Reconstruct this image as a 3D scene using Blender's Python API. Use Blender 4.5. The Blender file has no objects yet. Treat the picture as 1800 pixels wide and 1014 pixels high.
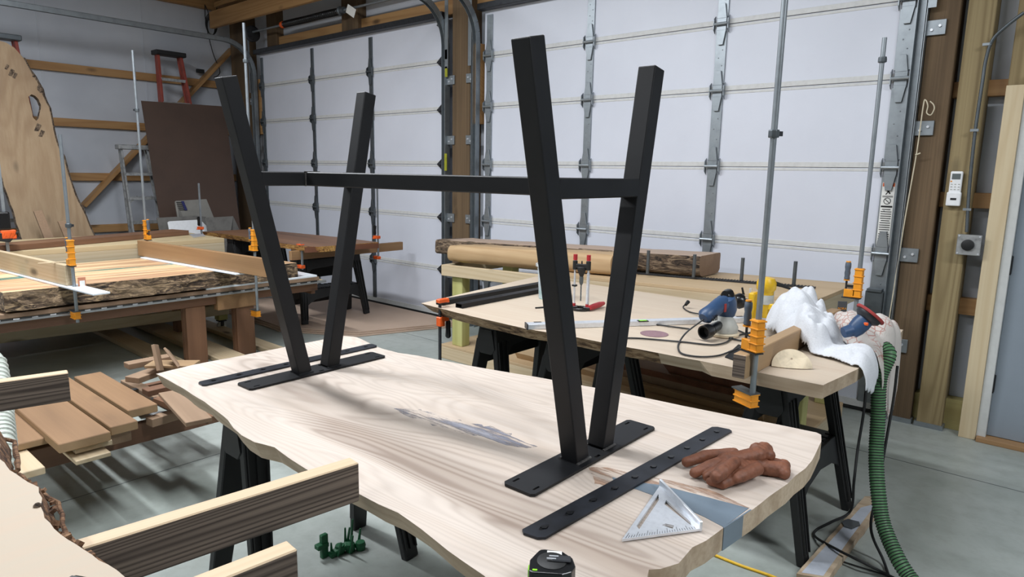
import bpy, bmesh, math, random
from mathutils import Vector, Matrix, noise as mnoise
random.seed(7)
sc = bpy.context.scene
COL = sc.collection
PI = math.pi
V = Vector
# ------------------------------------------------------------------ camera
FPX, PITCH, ROLL, YAW, EYE = 1175.1, 0.1717, 0.0177, -0.7111, 1.52
def _axes():
    cy, sy = math.cos(YAW), math.sin(YAW)
    f = V((sy*math.cos(PITCH), cy*math.cos(PITCH), -math.sin(PITCH)))
    r = V((cy, -sy, 0)); u = r.cross(f)
    c, s = math.cos(ROLL), math.sin(ROLL)
    return c*r+s*u, -s*r+c*u, f
CR, CU, CF = _axes()
EYEP = V((0, 0, EYE))
cd = bpy.data.cameras.new('camera'); cam = bpy.data.objects.new('camera', cd); COL.objects.link(cam)
cd.sensor_width = 36; cd.lens = FPX/1800*36; cd.clip_start = .05; cd.clip_end = 60
m = Matrix((CR, CU, -CF)).transposed().to_4x4(); m.translation = EYEP
cam.matrix_world = m
sc.camera = cam
# ------------------------------------------------------------------ light and exposure
wd = bpy.data.worlds.new('world'); sc.world = wd; wd.use_nodes = True
wd.node_tree.nodes['Background'].inputs[0].default_value = (.72, .82, 1, 1)
wd.node_tree.nodes['Background'].inputs[1].default_value = .3
def area(name, loc, sx, sy, power, col=(.93, .96, 1)):
    l = bpy.data.lights.new(name, 'AREA'); l.shape = 'RECTANGLE'; l.size = sx; l.size_y = sy
    l.energy = power; l.color = col
    o = bpy.data.objects.new(name, l); COL.objects.link(o); o.location = loc
    return o
LAMPS = [((-2.2, 1.7, 3.9), 105), ((-1.6, -2.8, 3.9), 105), ((-4.9, 1.0, 3.9), 185), ((-5.2, -2.8, 3.9), 110), ((2.4, 1.4, 3.9), 150)]
for p, w in LAMPS: area('ceiling_lamp_light', p, 2.3, .2, w)
sc.view_settings.view_transform = 'Standard'; sc.view_settings.look = 'None'
sc.view_settings.gamma = 1; sc.view_settings.use_curve_mapping = False
sc.view_settings.exposure = 0.1

# ------------------------------------------------------------------ pixel -> point on a real plane
def ray(x, y): return CR*((x-900)/FPX) + CU*(-(y-507)/FPX) + CF
def P(x, y, z): d = ray(x, y); return EYEP + d*((z-EYE)/d.z)
def PY(x, y, Y): d = ray(x, y); return EYEP + d*(Y/d.y)
def PX(x, y, X): d = ray(x, y); return EYEP + d*(X/d.x)
def PV(x, y, b):
    d = ray(x, y); t = (d.x*b[0]+d.y*b[1])/(d.x**2+d.y**2); q = EYEP+d*t; return V((b[0], b[1], q.z))
def PL(x, y, p0, n): d = ray(x, y); return EYEP + d*((V(p0)-EYEP).dot(n)/d.dot(n))

# ------------------------------------------------------------------ materials
def new_mat(name):
    mt = bpy.data.materials.new(name); mt.use_nodes = True
    nt = mt.node_tree; return mt, nt, nt.nodes['Principled BSDF']
def N(nt, t, **k):
    n = nt.nodes.new(t)
    for a, b in k.items():
        if isinstance(b, (int, float, str, bool)) and hasattr(n, a): setattr(n, a, b)
    return n
def srgb(c):
    return tuple((v/255/12.92 if v/255 <= .04045 else ((v/255+.055)/1.055)**2.4) for v in c)+(1,)
def coords(nt, scale, perm=None, rnd=True):
    tc = N(nt, 'ShaderNodeTexCoord'); out = tc.outputs['Object']
    if rnd:
        oi = N(nt, 'ShaderNodeObjectInfo')
        vm = N(nt, 'ShaderNodeVectorMath', operation='MULTIPLY'); vm.inputs[1].default_value = (13, 7, 9)
        nt.links.new(oi.outputs['Random'], vm.inputs[0])
        va = N(nt, 'ShaderNodeVectorMath', operation='ADD')
        nt.links.new(out, va.inputs[0]); nt.links.new(vm.outputs[0], va.inputs[1]); out = va.outputs[0]
    mp = N(nt, 'ShaderNodeMapping'); mp.inputs['Scale'].default_value = scale
    nt.links.new(out, mp.inputs['Vector']); return mp.outputs[0]
def noise_n(nt, vec, scale, detail=4, rough=.55, dist=0):
    n = N(nt, 'ShaderNodeTexNoise'); n.inputs['Scale'].default_value = scale
    n.inputs['Detail'].default_value = detail; n.inputs['Roughness'].default_value = rough
    n.inputs['Distortion'].default_value = dist
    nt.links.new(vec, n.inputs['Vector']); return n.outputs['Fac']
def ramp(nt, fac, stops):
    r = N(nt, 'ShaderNodeValToRGB'); e = r.color_ramp.elements
    while len(e) < len(stops): e.new(.5)
    for i, (p, c) in enumerate(stops): e[i].position = p; e[i].color = c
    nt.links.new(fac, r.inputs[0]); return r.outputs['Color']
def mixc(nt, fac, a, b, mode='MIX'):
    n = N(nt, 'ShaderNodeMix', data_type='RGBA', blend_type=mode)
    for s, v in ((0, fac), (6, a), (7, b)):
        if isinstance(v, (int, float)): n.inputs[s].default_value = v
        elif isinstance(v, tuple): n.inputs[s].default_value = v
        else: nt.links.new(v, n.inputs[s])
    return n.outputs[2]
def math_n(nt, op, a, b=None, c=None):
    n = N(nt, 'ShaderNodeMath', operation=op)
    for i, v in enumerate((a, b, c)):
        if v is None: continue
        if isinstance(v, (int, float)): n.inputs[i].default_value = v
        else: nt.links.new(v, n.inputs[i])
    return n.outputs[0]
def bump(nt, b, h, strength=.3, dist=.002):
    n = N(nt, 'ShaderNodeBump'); n.inputs['Strength'].default_value = strength; n.inputs['Distance'].default_value = dist
    nt.links.new(h, n.inputs['Height']); nt.links.new(n.outputs[0], b.inputs['Normal'])
AX = {'X': (1, 1, 1), 'Y': (1, 1, 1), 'Z': (1, 1, 1)}
def wood(name, light, mid, dark, axis='X', along=.7, across=9, rings=26, line=.5, fine=.35, blotch=.35, rough=.55, knots=0, bmp=.15, swirl=0):
    mt, nt, b = new_mat(name)
    s = [across]*3; s['XYZ'.index(axis)] = along
    v = coords(nt, tuple(s))
    n1 = noise_n(nt, v, .22 if not swirl else .3, 2.0, .5, swirl)
    cat = math_n(nt, 'MULTIPLY_ADD', math_n(nt, 'SINE', math_n(nt, 'MULTIPLY', n1, rings*6.28)), .5, .5)
    cat = math_n(nt, 'POWER', cat, 2.2)
    s2 = [across*9]*3; s2['XYZ'.index(axis)] = along*2
    v2 = coords(nt, tuple(s2)); n2 = noise_n(nt, v2, 1, 4, .6)
    s3 = [across*.28]*3; s3['XYZ'.index(axis)] = along*.8
    n3 = noise_n(nt, coords(nt, tuple(s3)), 1, 3, .6, .6)
    L, M_, D = srgb(light), srgb(mid), srgb(dark)
    c = mixc(nt, math_n(nt, 'MULTIPLY', cat, line), L, M_)
    f = ramp(nt, n2, [(.38, (0, 0, 0, 1)), (.72, (1, 1, 1, 1))])
    c = mixc(nt, math_n(nt, 'MULTIPLY', f, fine), c, M_)
    g = ramp(nt, n3, [(.5, (0, 0, 0, 1)), (.75, (1, 1, 1, 1))])
    c = mixc(nt, math_n(nt, 'MULTIPLY', g, blotch), c, D)
    if knots:
        s4 = [4.2]*3; s4['XYZ'.index(axis)] = 1.7
        vo = N(nt, 'ShaderNodeTexVoronoi'); vo.inputs['Scale'].default_value = 1
        nt.links.new(coords(nt, tuple(s4)), vo.inputs['Vector'])
        k = ramp(nt, vo.outputs['Distance'], [(.05, (1, 1, 1, 1)), (.15, (0, 0, 0, 1))])
        c = mixc(nt, math_n(nt, 'MULTIPLY', k, knots), c, srgb(tuple(int(q*.42) for q in mid)))
    nt.links.new(c, b.inputs['Base Color']); b.inputs['Roughness'].default_value = rough
    if bmp: bump(nt, b, n2, bmp, .0015)
    return mt
def plain(name, col, rough=.5, metal=0, var=.06, nscale=30, bmp=0, spec=.5, coat=0):
    mt, nt, b = new_mat(name)
    n = noise_n(nt, coords(nt, (1, 1, 1)), nscale, 5, .6)
    c = srgb(col); d = tuple(max(0, x*(1-var*3)) for x in c[:3])+(1,); h = tuple(min(1, x*(1+var*1.5)) for x in c[:3])+(1,)
    nt.links.new(ramp(nt, n, [(.3, d), (.5, c), (.7, h)]), b.inputs['Base Color'])
    b.inputs['Roughness'].default_value = rough; b.inputs['Metallic'].default_value = metal
    b.inputs['Specular IOR Level'].default_value = spec; b.inputs['Coat Weight'].default_value = coat
    if bmp: bump(nt, b, n, bmp, .002)
    return mt
def bark(name, a, c_, d, axis='X', rough=.9):
    mt, nt, b = new_mat(name)
    s = [26]*3; s['XYZ'.index(axis)] = 5
    v = coords(nt, tuple(s)); n = noise_n(nt, v, 1.6, 8, .72, 1.2)
    n2 = noise_n(nt, coords(nt, (2.2, 2.2, 9)), 1, 3)
    c = ramp(nt, n, [(.40, srgb(d)), (.50, srgb(c_)), (.60, srgb(a))])
    c = mixc(nt, ramp(nt, n2, [(.5, (0, 0, 0, 1)), (.7, (.5, .5, .5, 1))]), c, srgb(a))
    nt.links.new(c, b.inputs['Base Color']); b.inputs['Roughness'].default_value = rough
    bump(nt, b, n, 1, .012); return mt
def flat(name, col, rough=.6, metal=0, trans=0, alpha=1):
    mt, nt, b = new_mat(name); b.inputs['Base Color'].default_value = srgb(col)
    b.inputs['Roughness'].default_value = rough; b.inputs['Metallic'].default_value = metal
    b.inputs['Transmission Weight'].default_value = trans; b.inputs['Alpha'].default_value = alpha
    return mt

M = {}
# pale live edge slab with grey heartwood figure
def maple(name, swirl=True, seed=0, heart=True, axis='X', warm=0, g=1):
    mt, nt, b = new_mat(name)
    tc = N(nt, 'ShaderNodeTexCoord')
    mp = N(nt, 'ShaderNodeMapping'); mp.inputs['Scale'].default_value = (.55, 2.3, 1) if axis == 'X' else (2.3, .55, 1)
    mp.inputs['Location'].default_value = (seed, seed*.7, 0)
    nt.links.new(tc.outputs['Object'], mp.inputs[0])
    n1 = noise_n(nt, mp.outputs[0], 1.15, 1.6, .45, .9)
    cat = math_n(nt, 'MULTIPLY_ADD', math_n(nt, 'SINE', math_n(nt, 'MULTIPLY', n1, 235)), .5, .5)
    cat = math_n(nt, 'POWER', cat, 2)
    h = ramp(nt, noise_n(nt, mp.outputs[0], 1.25, 2.5, .5, 1.1), [(.47, (0, 0, 0, 1)), (.6, (1, 1, 1, 1))])
    mp2 = N(nt, 'ShaderNodeMapping'); mp2.inputs['Scale'].default_value = (2, 70, 8) if axis == 'X' else (70, 2, 8)
    nt.links.new(tc.outputs['Object'], mp2.inputs[0])
    n2 = noise_n(nt, mp2.outputs[0], 1, 5, .6)
    mp3 = N(nt, 'ShaderNodeMapping'); mp3.inputs['Scale'].default_value = (.5, 11, 1) if axis == 'X' else (11, .5, 1)
    nt.links.new(tc.outputs['Object'], mp3.inputs[0]); n3 = noise_n(nt, mp3.outputs[0], 1, 3, .55, .3)
    L = srgb(((200-warm*4)*g, (188-warm*7)*g, (177-warm*15)*g)); Md = srgb((184, 166-warm*4, 149-warm*8)); D = srgb((146, 130, 117))
    c = mixc(nt, ramp(nt, n3, [(.5, (0, 0, 0, 1)), (.66, (.38, .38, .38, 1))]), L, Md)
    c = mixc(nt, ramp(nt, n2, [(.42, (0, 0, 0, 1)), (.75, (.45, .45, .45, 1))]), c, Md)
    if heart:
        sp_ = N(nt, 'ShaderNodeSeparateXYZ'); nt.links.new(tc.outputs['Object'], sp_.inputs[0])
        yy = math_n(nt, 'ADD', math_n(nt, 'ADD', sp_.outputs[1], .5), math_n(nt, 'MULTIPLY_ADD', n1, .34, -.17))
        yy = math_n(nt, 'MULTIPLY_ADD', sp_.outputs[0], .10, yy)
        band = ramp(nt, yy, [(.13, (0, 0, 0, 1)), (.2, (1, 1, 1, 1)), (.30, (.75, .75, .75, 1)), (.40, (.18, .18, .18, 1)), (.62, (.05, .05, .05, 1))])
        h = math_n(nt, 'MULTIPLY', band, math_n(nt, 'MULTIPLY_ADD', h, .6, .4))
        c = mixc(nt, math_n(nt, 'MULTIPLY', h, .7), c, D)
        k = math_n(nt, 'MULTIPLY', cat, math_n(nt, 'MULTIPLY_ADD', h, .5, .13))
        c = mixc(nt, k, c, srgb((118, 98, 84)))
    nt.links.new(c, b.inputs['Base Color']); b.inputs['Roughness'].default_value = .6
    bump(nt, b, n2, .08, .001); return mt
M['maple'] = maple('sanded_slab_wood')
M['maple2'] = maple('sanded_slab_wood_warm', seed=4.3, heart=False, warm=1)
M['maple3'] = maple('cream_slab_wood', seed=9.1, heart=False, axis='Y', warm=1.3, g=.91)
M['edgebark'] = bark('rough_slab_edge', (176, 150, 118), (138, 110, 80), (76, 56, 40))
M['slabedge'] = wood('slab_edge_wood', (190, 172, 148), (150, 128, 102), (104, 82, 60), 'X', 1.6, 10, 12, .5, .5, .75, .7, 0, .4)
M['slabend'] = wood('slab_end_grain', (200, 184, 158), (168, 146, 118), (150, 125, 98), 'Y', 3, 14, 10, .6, .4, .3, .7)
M['pine'] = wood('pine', (196, 178, 148), (172, 148, 112), (158, 130, 94), 'X', .5, 9, 34, .35, .3, .25, .6, .8)
M['pineY'] = wood('pine_along_y', (190, 178, 152), (168, 150, 118), (154, 130, 96), 'Y', .5, 9, 34, .35, .3, .25, .6, .8)
M['pineZ'] = wood('pine_upright', (206, 190, 158), (184, 160, 122), (166, 138, 100), 'Z', .5, 9, 34, .35, .3, .25, .6, .8)
M['fir'] = wood('fir_girt', (172, 134, 88), (144, 102, 60), (122, 82, 46), 'X', .4, 10, 34, .5, .3, .3, .6, .8)
M['firY'] = wood('fir_girt_y', (172, 134, 88), (144, 102, 60), (122, 82, 46), 'Y', .4, 10, 34, .5, .3, .3, .6, .8)
M['caulwood'] = wood('tan_fir', (160, 126, 88), (130, 96, 64), (98, 68, 44), 'X', .4, 10, 8, .5, .3, .5, .6, .5)
M['treatZ'] = wood('treated_post', (150, 134, 98), (112, 94, 62), (84, 68, 42), 'Z', .3, 8, 40, .6, .35, .4, .75, .6)
M['treatdark'] = wood('dark_treated_post', (108, 88, 64), (72, 56, 38), (42, 32, 22), 'Z', .5, 9, 6, .5, .6, .6, .8, .3, .5)
M['green4'] = wood('green_treated_post', (186, 184, 122), (150, 146, 84), (126, 120, 66), 'Z', .4, 10, 7, .6, .3, .3, .7, .4)
M['treatX'] = wood('green_treated_board', (176, 164, 110), (146, 130, 80), (120, 104, 60), 'X', .4, 10, 7, .6, .3, .3, .7, .4)
M['brown'] = wood('reddish_brown_stained_wood', (118, 84, 62), (94, 64, 46), (72, 48, 34), 'X', .5, 9, 8, .4, .3, .35, .6, .5)
M['brownY'] = wood('reddish_brown_stained_wood_y', (120, 86, 64), (96, 66, 48), (74, 50, 36), 'Y', .5, 9, 8, .4, .3, .35, .6, .5)
M['brownZ'] = wood('reddish_brown_stained_wood_z', (118, 84, 60), (94, 64, 44), (72, 48, 34), 'Z', .5, 9, 8, .4, .3, .3, .6, .5)
M['weather'] = wood('weathered_lumber', (124, 110, 98), (56, 46, 40), (60, 50, 44), 'X', .3, 12, 64, .85, .8, .4, .85, .6, 1, swirl=.5)
M['cleantop'] = wood('planed_edge', (206, 182, 150), (182, 152, 118), (160, 130, 98), 'X', .4, 12, 6, .4, .3, .2, .6, 0)
M['maplebd'] = wood('tan_hardwood_board', (164, 136, 102), (140, 112, 80), (116, 88, 60), 'X', .5, 7, 10, .4, .3, .5, .6, .2)
M['racktop'] = wood('brown_board_face', (140, 108, 76), (118, 88, 60), (92, 68, 46), 'X', .5, 7, 24, .4, .4, .5, .7, .2)  # browner tone for the top faces of the rack boards
M['greybd'] = wood('dull_brown_board', (150, 124, 100), (120, 96, 74), (96, 74, 56), 'X', .5, 8, 8, .4, .3, .5, .7, .2)
M['walnut'] = wood('walnut', (134, 98, 72), (98, 68, 50), (68, 44, 32), 'X', .45, 8, 12, .55, .4, .5, .5, 0)
M['walnutend'] = wood('walnut_end', (120, 74, 50), (92, 54, 36), (64, 36, 24), 'Y', .6, 12, 8, .5, .4, .5, .6, 0)
M['walnutedge'] = bark('live_edge_walnut', (212, 168, 96), (168, 120, 62), (96, 62, 34))
M['bark'] = bark('bark', (150, 130, 106), (96, 78, 62), (30, 24, 20))
M['barkY'] = bark('bark_y', (168, 144, 112), (92, 74, 58), (24, 19, 16), 'Y')
M['barkdark'] = bark('dark_bark', (140, 122, 102), (94, 78, 64), (40, 32, 28))
M['barkred'] = bark('inner_bark', (160, 124, 92), (124, 88, 62), (66, 46, 34), 'Y')
M['logwood'] = wood('peeled_log_wood', (186, 158, 120), (160, 128, 90), (96, 70, 48), 'X', .6, 5, 26, .45, .5, .8, .7, .2, .4)
M['ash'] = wood('sawn_slab_face', (158, 136, 108), (134, 108, 80), (100, 72, 50), 'Z', .5, 5, 24, .4, .4, .7, .7, .6)
M['teal'] = flat('teal_resin', (70, 128, 118), .2)
M['resin'] = plain('dull_grey_blue_resin', (104, 118, 130), .35, 0, .05, 8)
M['steel'] = plain('black_hot_rolled_steel', (19, 20, 23), .5, .1, .12, 9, .05, spec=.4)
M['steelflat'] = plain('dark_blued_flat_steel', (38, 41, 48), .42, .4, .25, 8, .05)
M['weld'] = plain('bare_weld_steel', (128, 126, 124), .4, .8, .2, 60, .6)
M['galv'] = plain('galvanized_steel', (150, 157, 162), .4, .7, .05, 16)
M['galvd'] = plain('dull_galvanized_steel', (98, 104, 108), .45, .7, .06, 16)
M['alu'] = plain('brushed_aluminium', (222, 226, 232), .35, .6, .03, 80)
M['alud'] = plain('dull_aluminium', (168, 170, 170), .45, .6, .15, 22)
M['darkmetal'] = plain('dark_metal', (62, 64, 68), .45, .6, .1, 30)
M['black'] = plain('black_plastic', (20, 21, 22), .55, 0, .12, 14, .05)
M['blackgl'] = plain('glossy_black_plastic', (16, 17, 19), .28, 0, .1, 14)
M['rubber'] = plain('black_rubber', (26, 27, 28), .7)
M['cord'] = plain('grey_black_cord', (44, 46, 48), .55)
M['orange'] = plain('orange_enamel', (226, 148, 36), .4, 0, .06, 12)
M['redorange'] = plain('red_orange_enamel', (222, 92, 34), .42, 0, .08, 20)
M['greygrip'] = plain('slate_grip', (78, 88, 100), .6)
M['red'] = plain('red_grip', (166, 38, 44), .45)
M['redfib'] = plain('red_fibreglass', (142, 62, 50), .55, 0, .1, 10)
M['strip'] = plain('lime_strip', (150, 152, 40), .5)
M['yellow'] = plain('yellow_plastic', (214, 172, 26), .4)
M['blue'] = plain('blue_plastic', (44, 70, 104), .42)
M['ltgrey'] = plain('light_grey_plastic', (176, 178, 172), .5)
M['white'] = plain('white_plastic', (232, 234, 236), .4, 0, .02)
M['hdpe'] = plain('white_cutting_board_plastic', (232, 238, 244), .3, 0, .02)
M['paper'] = plain('white_paper', (226, 226, 222), .8, 0, .03)
M['greenhose'] = plain('green_hose', (74, 120, 78), .5)
M['whitehose'] = plain('translucent_white_hose', (186, 194, 184), .5)
M['hoserib'] = plain('white_hose_rib', (222, 226, 218), .45)
M['green'] = plain('green_plastic', (18, 84, 50), .5)
M['yellowcord'] = plain('yellow_cord', (214, 172, 40), .5)
M['rope'] = plain('off_white_rope', (206, 196, 172), .9)
M['leather'] = plain('brown_leather', (118, 72, 50), .6, 0, .12, 45, .3)
M['leatherin'] = plain('dark_leather_lining', (70, 40, 30), .8)
M['towel'] = plain('white_terry_cloth', (206, 209, 214), .95, 0, .03, 160, 1)
M['hardboard'] = plain('brown_hardboard', (74, 56, 46), .6, 0, .06, 2)
M['mdf'] = wood('sheet_wood', (178, 156, 138), (164, 140, 122), (150, 126, 108), 'Y', .3, 3, 3, .2, .2, .2, .7)
M['ply'] = wood('plywood_face', (190, 166, 132), (168, 140, 104), (150, 122, 88), 'X', .3, 3.5, 9, .4, .3, .3, .6, .3)
M['plyY'] = wood('plywood_face_y', (192, 174, 138), (172, 148, 110), (156, 130, 92), 'Y', .3, 3.5, 9, .35, .3, .3, .6, .3)
M['track'] = plain('aluminium_track', (160, 162, 164), .4, .6)
M['disc'] = plain('purple_sanding_disc', (134, 106, 112), .9, 0, .06, 90)
M['cream'] = plain('cream_abrasive', (214, 200, 174), .85, 0, .08, 24)
M['redpad'] = plain('red_abrasive', (150, 52, 50), .8)
M['screen'] = flat('grey_screen', (96, 104, 106), .3)
M['clear'] = flat('clear_plastic', (222, 232, 238), .25, 0, 0, .38)
M['vial'] = flat('green_vial', (150, 226, 60), .2)
M['foam'] = plain('grey_foam_board', (134, 132, 126), .7, 0, .04, 10)
M['foamd'] = plain('dark_grey_sheet', (106, 104, 100), .7, 0, .08, 14)
M['slate'] = flat('slate_board', (70, 72, 76), .7)
M['caulkorange'] = flat('warning_orange', (206, 96, 50), .6)
M['ink'] = flat('black_ink', (30, 30, 30), .7)
M['blueink'] = flat('blue_ink', (40, 44, 96), .7)
M['doorgrey'] = plain('grey_painted_door', (134, 144, 154), .5, 0, .02, 3)
M['doortrim'] = plain('pale_door_trim', (196, 198, 196), .6, 0, .02)
M['copper'] = plain('copper_sandpaper', (190, 126, 96), .7)

def wallmat(name, base, lo):
    mt, nt, b = new_mat(name)
    n = noise_n(nt, coords(nt, (1, 1, 1), rnd=False), 1.3, 4)
    nt.links.new(ramp(nt, n, [(.35, srgb(lo)), (.65, srgb(base))]), b.inputs['Base Color'])
    b.inputs['Roughness'].default_value = .45
    n2 = noise_n(nt, coords(nt, (1, 1, 1), rnd=False), 60, 2); bump(nt, b, n2, .12, .003); return mt
M['wall'] = wallmat('white_vinyl_insulation', (192, 197, 205), (182, 187, 196))
M['doorpanel'] = wallmat('white_door_panel', (212, 216, 227), (206, 210, 221))
M['liner'] = wallmat('grey_liner_panel', (128, 128, 126), (116, 116, 116))
M['seam'] = plain('grey_seam', (204, 205, 204), .5, 0, .03)
def floormat():
    mt, nt, b = new_mat('polished_concrete')
    v = coords(nt, (1, 1, 1), rnd=False)
    n = noise_n(nt, v, .9, 7, .62, .5); n2 = noise_n(nt, v, 14, 6, .65); n3 = noise_n(nt, coords(nt, (1, 6, 1), rnd=False), 1.2, 5, .6, .6)
    c = ramp(nt, n, [(.35, srgb((136, 144, 138))), (.5, srgb((154, 161, 156))), (.7, srgb((172, 178, 174)))])
    c = mixc(nt, ramp(nt, n2, [(.45, (0, 0, 0, 1)), (.75, (.3, .3, .3, 1))]), c, srgb((110, 112, 104)))
    c = mixc(nt, ramp(nt, n3, [(.55, (0, 0, 0, 1)), (.75, (.35, .35, .35, 1))]), c, srgb((168, 172, 170)))
    nt.links.new(c, b.inputs['Base Color'])
    nt.links.new(ramp(nt, n, [(.3, (.32, .32, .32, 1)), (.7, (.5, .5, .5, 1))]), b.inputs['Roughness'])
    bump(nt, b, n2, .05, .002); return mt
M['floor'] = floormat()
def flowers():
    mt, nt, b = new_mat('flower_print_cloth')
    vo = N(nt, 'ShaderNodeTexVoronoi', feature='DISTANCE_TO_EDGE'); vo.inputs['Scale'].default_value = 38
    v = coords(nt, (1, 1, 1)); nt.links.new(v, vo.inputs['Vector'])
    a = ramp(nt, vo.outputs['Distance'], [(.03, (1, 1, 1, 1)), (.08, (0, 0, 0, 1))])
    g = ramp(nt, noise_n(nt, v, 8, 1), [(.51, (0, 0, 0, 1)), (.56, (1, 1, 1, 1))])
    c = mixc(nt, math_n(nt, 'MULTIPLY', math_n(nt, 'MULTIPLY', a, g), .7), srgb((196, 190, 184)), srgb((160, 84, 66)))
    nt.links.new(c, b.inputs['Base Color']); b.inputs['Roughness'].default_value = .95
    bump(nt, b, noise_n(nt, v, 260, 3), 1, .002); return mt
M['flowers'] = flowers()

# ------------------------------------------------------------------ mesh helpers
def world_loc(o):
    p = V((0, 0, 0))
    while o: p += o.location; o = o.parent
    return p
def tag(o, label=None, cat=None, group=None, kind=None):
    if label: o['label'] = label
    if cat: o['category'] = cat
    if group: o['group'] = group
    if kind: o['kind'] = kind
    return o
def thing(name, label, cat, loc=(0, 0, 0), group=None):
    o = bpy.data.objects.new(name, None); COL.objects.link(o); o.location = loc; o.empty_display_size = .1
    return tag(o, label, cat, group)
def catmull(pts, k=6):
    pts = [V(p) for p in pts]
    if len(pts) < 3: return pts
    out = []; q = [pts[0]*2-pts[1]]+pts+[pts[-1]*2-pts[-2]]
    for i in range(1, len(q)-2):
        a, b, c, d = q[i-1:i+3]
        for j in range(k):
            t = j/k
            out.append(.5*((2*b)+(c-a)*t+(2*a-5*b+4*c-d)*t*t+(3*b-a-3*c+d)*t**3))
    return out+[pts[-1]]
class MB:
    def __init__(s): s.bm = bmesh.new()
    def box(s, c, d, rot=None):
        vs = []
        R = rot if rot is not None else Matrix.Identity(3)
        for x in (-.5, .5):
            for y in (-.5, .5):
                for z in (-.5, .5): vs.append(s.bm.verts.new(V(c)+R@V((x*d[0], y*d[1], z*d[2]))))
        for f in ((0, 1, 3, 2), (4, 6, 7, 5), (0, 4, 5, 1), (2, 3, 7, 6), (0, 2, 6, 4), (1, 5, 7, 3)): s.bm.faces.new([vs[i] for i in f])
        return s
    def b2(s, a, b): return s.box([(a[i]+b[i])/2 for i in range(3)], [abs(b[i]-a[i]) for i in range(3)])
    def bar(s, a, b, w, h, up=(0, 0, 1), w2=None, h2=None):
        """box from a to b: w sideways, h along up; may taper to w2,h2"""
        a, b = V(a), V(b); d = (b-a).normalized(); side = d.cross(V(up))
        if side.length < 1e-4: side = d.cross(V((1, 0, 0)))
        side.normalize(); u = side.cross(d)
        w2 = w if w2 is None else w2; h2 = h if h2 is None else h2
        v = [s.bm.verts.new(p+side*(i*ww/2)+u*(j*hh/2)) for p, ww, hh in ((a, w, h), (b, w2, h2)) for i, j in ((-1, -1), (1, -1), (1, 1), (-1, 1))]
        for f in ((0, 1, 2, 3), (7, 6, 5, 4), (0, 4, 5, 1), (1, 5, 6, 2), (2, 6, 7, 3), (3, 7, 4, 0)): s.bm.faces.new([v[i] for i in f])
        return s
    def tube(s, pts, r, n=10, cap=True, inner=None):
        pts = [V(p) for p in pts]; rs = r if isinstance(r, (list, tuple)) else [r]*len(pts)
        t = (pts[1]-pts[0]).normalized(); nrm = t.orthogonal().normalized(); rings = []
        for i, p in enumerate(pts):
            t2 = ((pts[min(i+1, len(pts)-1)]-pts[max(i-1, 0)])).normalized()
            q = t.rotation_difference(t2); nrm = (q@nrm).normalized(); t = t2; bi = t.cross(nrm)
            rings.append([s.bm.verts.new(p+(nrm*math.cos(2*PI*k/n)+bi*math.sin(2*PI*k/n))*rs[i]) for k in range(n)])
        for a, b in zip(rings, rings[1:]):
            for k in range(n): s.bm.faces.new((a[k], a[(k+1) % n], b[(k+1) % n], b[k]))
        if cap: s.bm.faces.new(rings[0][::-1]); s.bm.faces.new(rings[-1])
        return s
    def lathe(s, prof, c=(0, 0, 0), n=20, axis=(0, 0, 1), cap=True):
        ax = V(axis).normalized(); u = ax.orthogonal().normalized(); w = ax.cross(u); rings = []
        for r, z in prof: rings.append([s.bm.verts.new(V(c)+ax*z+(u*math.cos(2*PI*k/n)+w*math.sin(2*PI*k/n))*max(r, 1e-4)) for k in range(n)])
        for a, b in zip(rings, rings[1:]):
            for k in range(n): s.bm.faces.new((a[k], a[(k+1) % n], b[(k+1) % n], b[k]))
        if cap: s.bm.faces.new(rings[0][::-1]); s.bm.faces.new(rings[-1])
        return s
    def poly(s, loops, off, side_mat=0, top_mat=0, bot=None):
        """loops: list of closed loops of points (first outer, rest holes); extruded by off (or to bot loops)"""
        off = V(off); tops = []; bots = []
        for li, lp in enumerate(loops):
            t = [s.bm.verts.new(V(p)) for p in lp]
            b = [s.bm.verts.new((V(bot[li][i]) if bot else V(p)+off)) for i, p in enumerate(lp)]
            tops.append(t); bots.append(b)
            for i in range(len(t)):
                j = (i+1) % len(t); f = s.bm.faces.new((t[i], t[j], b[j], b[i])); f.material_index = side_mat
        for grp in (tops, bots):
            es = []
            for t in grp:
                for i in range(len(t)):
                    a, b = t[i], t[(i+1) % len(t)]
                    es.append(s.bm.edges.get((a, b)) or s.bm.edges.new((a, b)))
            if len(grp) == 1:
                f = s.bm.faces.new(grp[0]); f.material_index = top_mat
                bmesh.ops.triangulate(s.bm, faces=[f])
            else:
                r = bmesh.ops.triangle_fill(s.bm, edges=es, use_beauty=True)
                for g in r['geom']:
                    if isinstance(g, bmesh.types.BMFace): g.material_index = top_mat
        return s
    def build(s, name, mat, parent=None, bevel=0, smooth=False, origin=None, seg=1, rot=None):
        bm = s.bm; bmesh.ops.recalc_face_normals(bm, faces=bm.faces)
        if parent is not None: off = world_loc(parent)
        elif origin is not None: off = V(origin)
        else:
            xs = [v.co for v in bm.verts]
            off = V(((min(v.x for v in xs)+max(v.x for v in xs))/2, (min(v.y for v in xs)+max(v.y for v in xs))/2, min(v.z for v in xs)))
        bmesh.ops.translate(bm, verts=bm.verts, vec=-off)
        me = bpy.data.meshes.new(name); bm.to_mesh(me); bm.free()
        for mt in (mat if isinstance(mat, (list, tuple)) else [mat]): me.materials.append(M[mt] if isinstance(mt, str) else mt)
        if smooth: me.polygons.foreach_set('use_smooth', [True]*len(me.polygons))
        o = bpy.data.objects.new(name, me); COL.objects.link(o)
        if parent is not None: o.parent = parent
        else: o.location = off
        if smooth:
            try: me.set_sharp_from_angle(angle=math.radians(45))
            except Exception: pass
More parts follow.
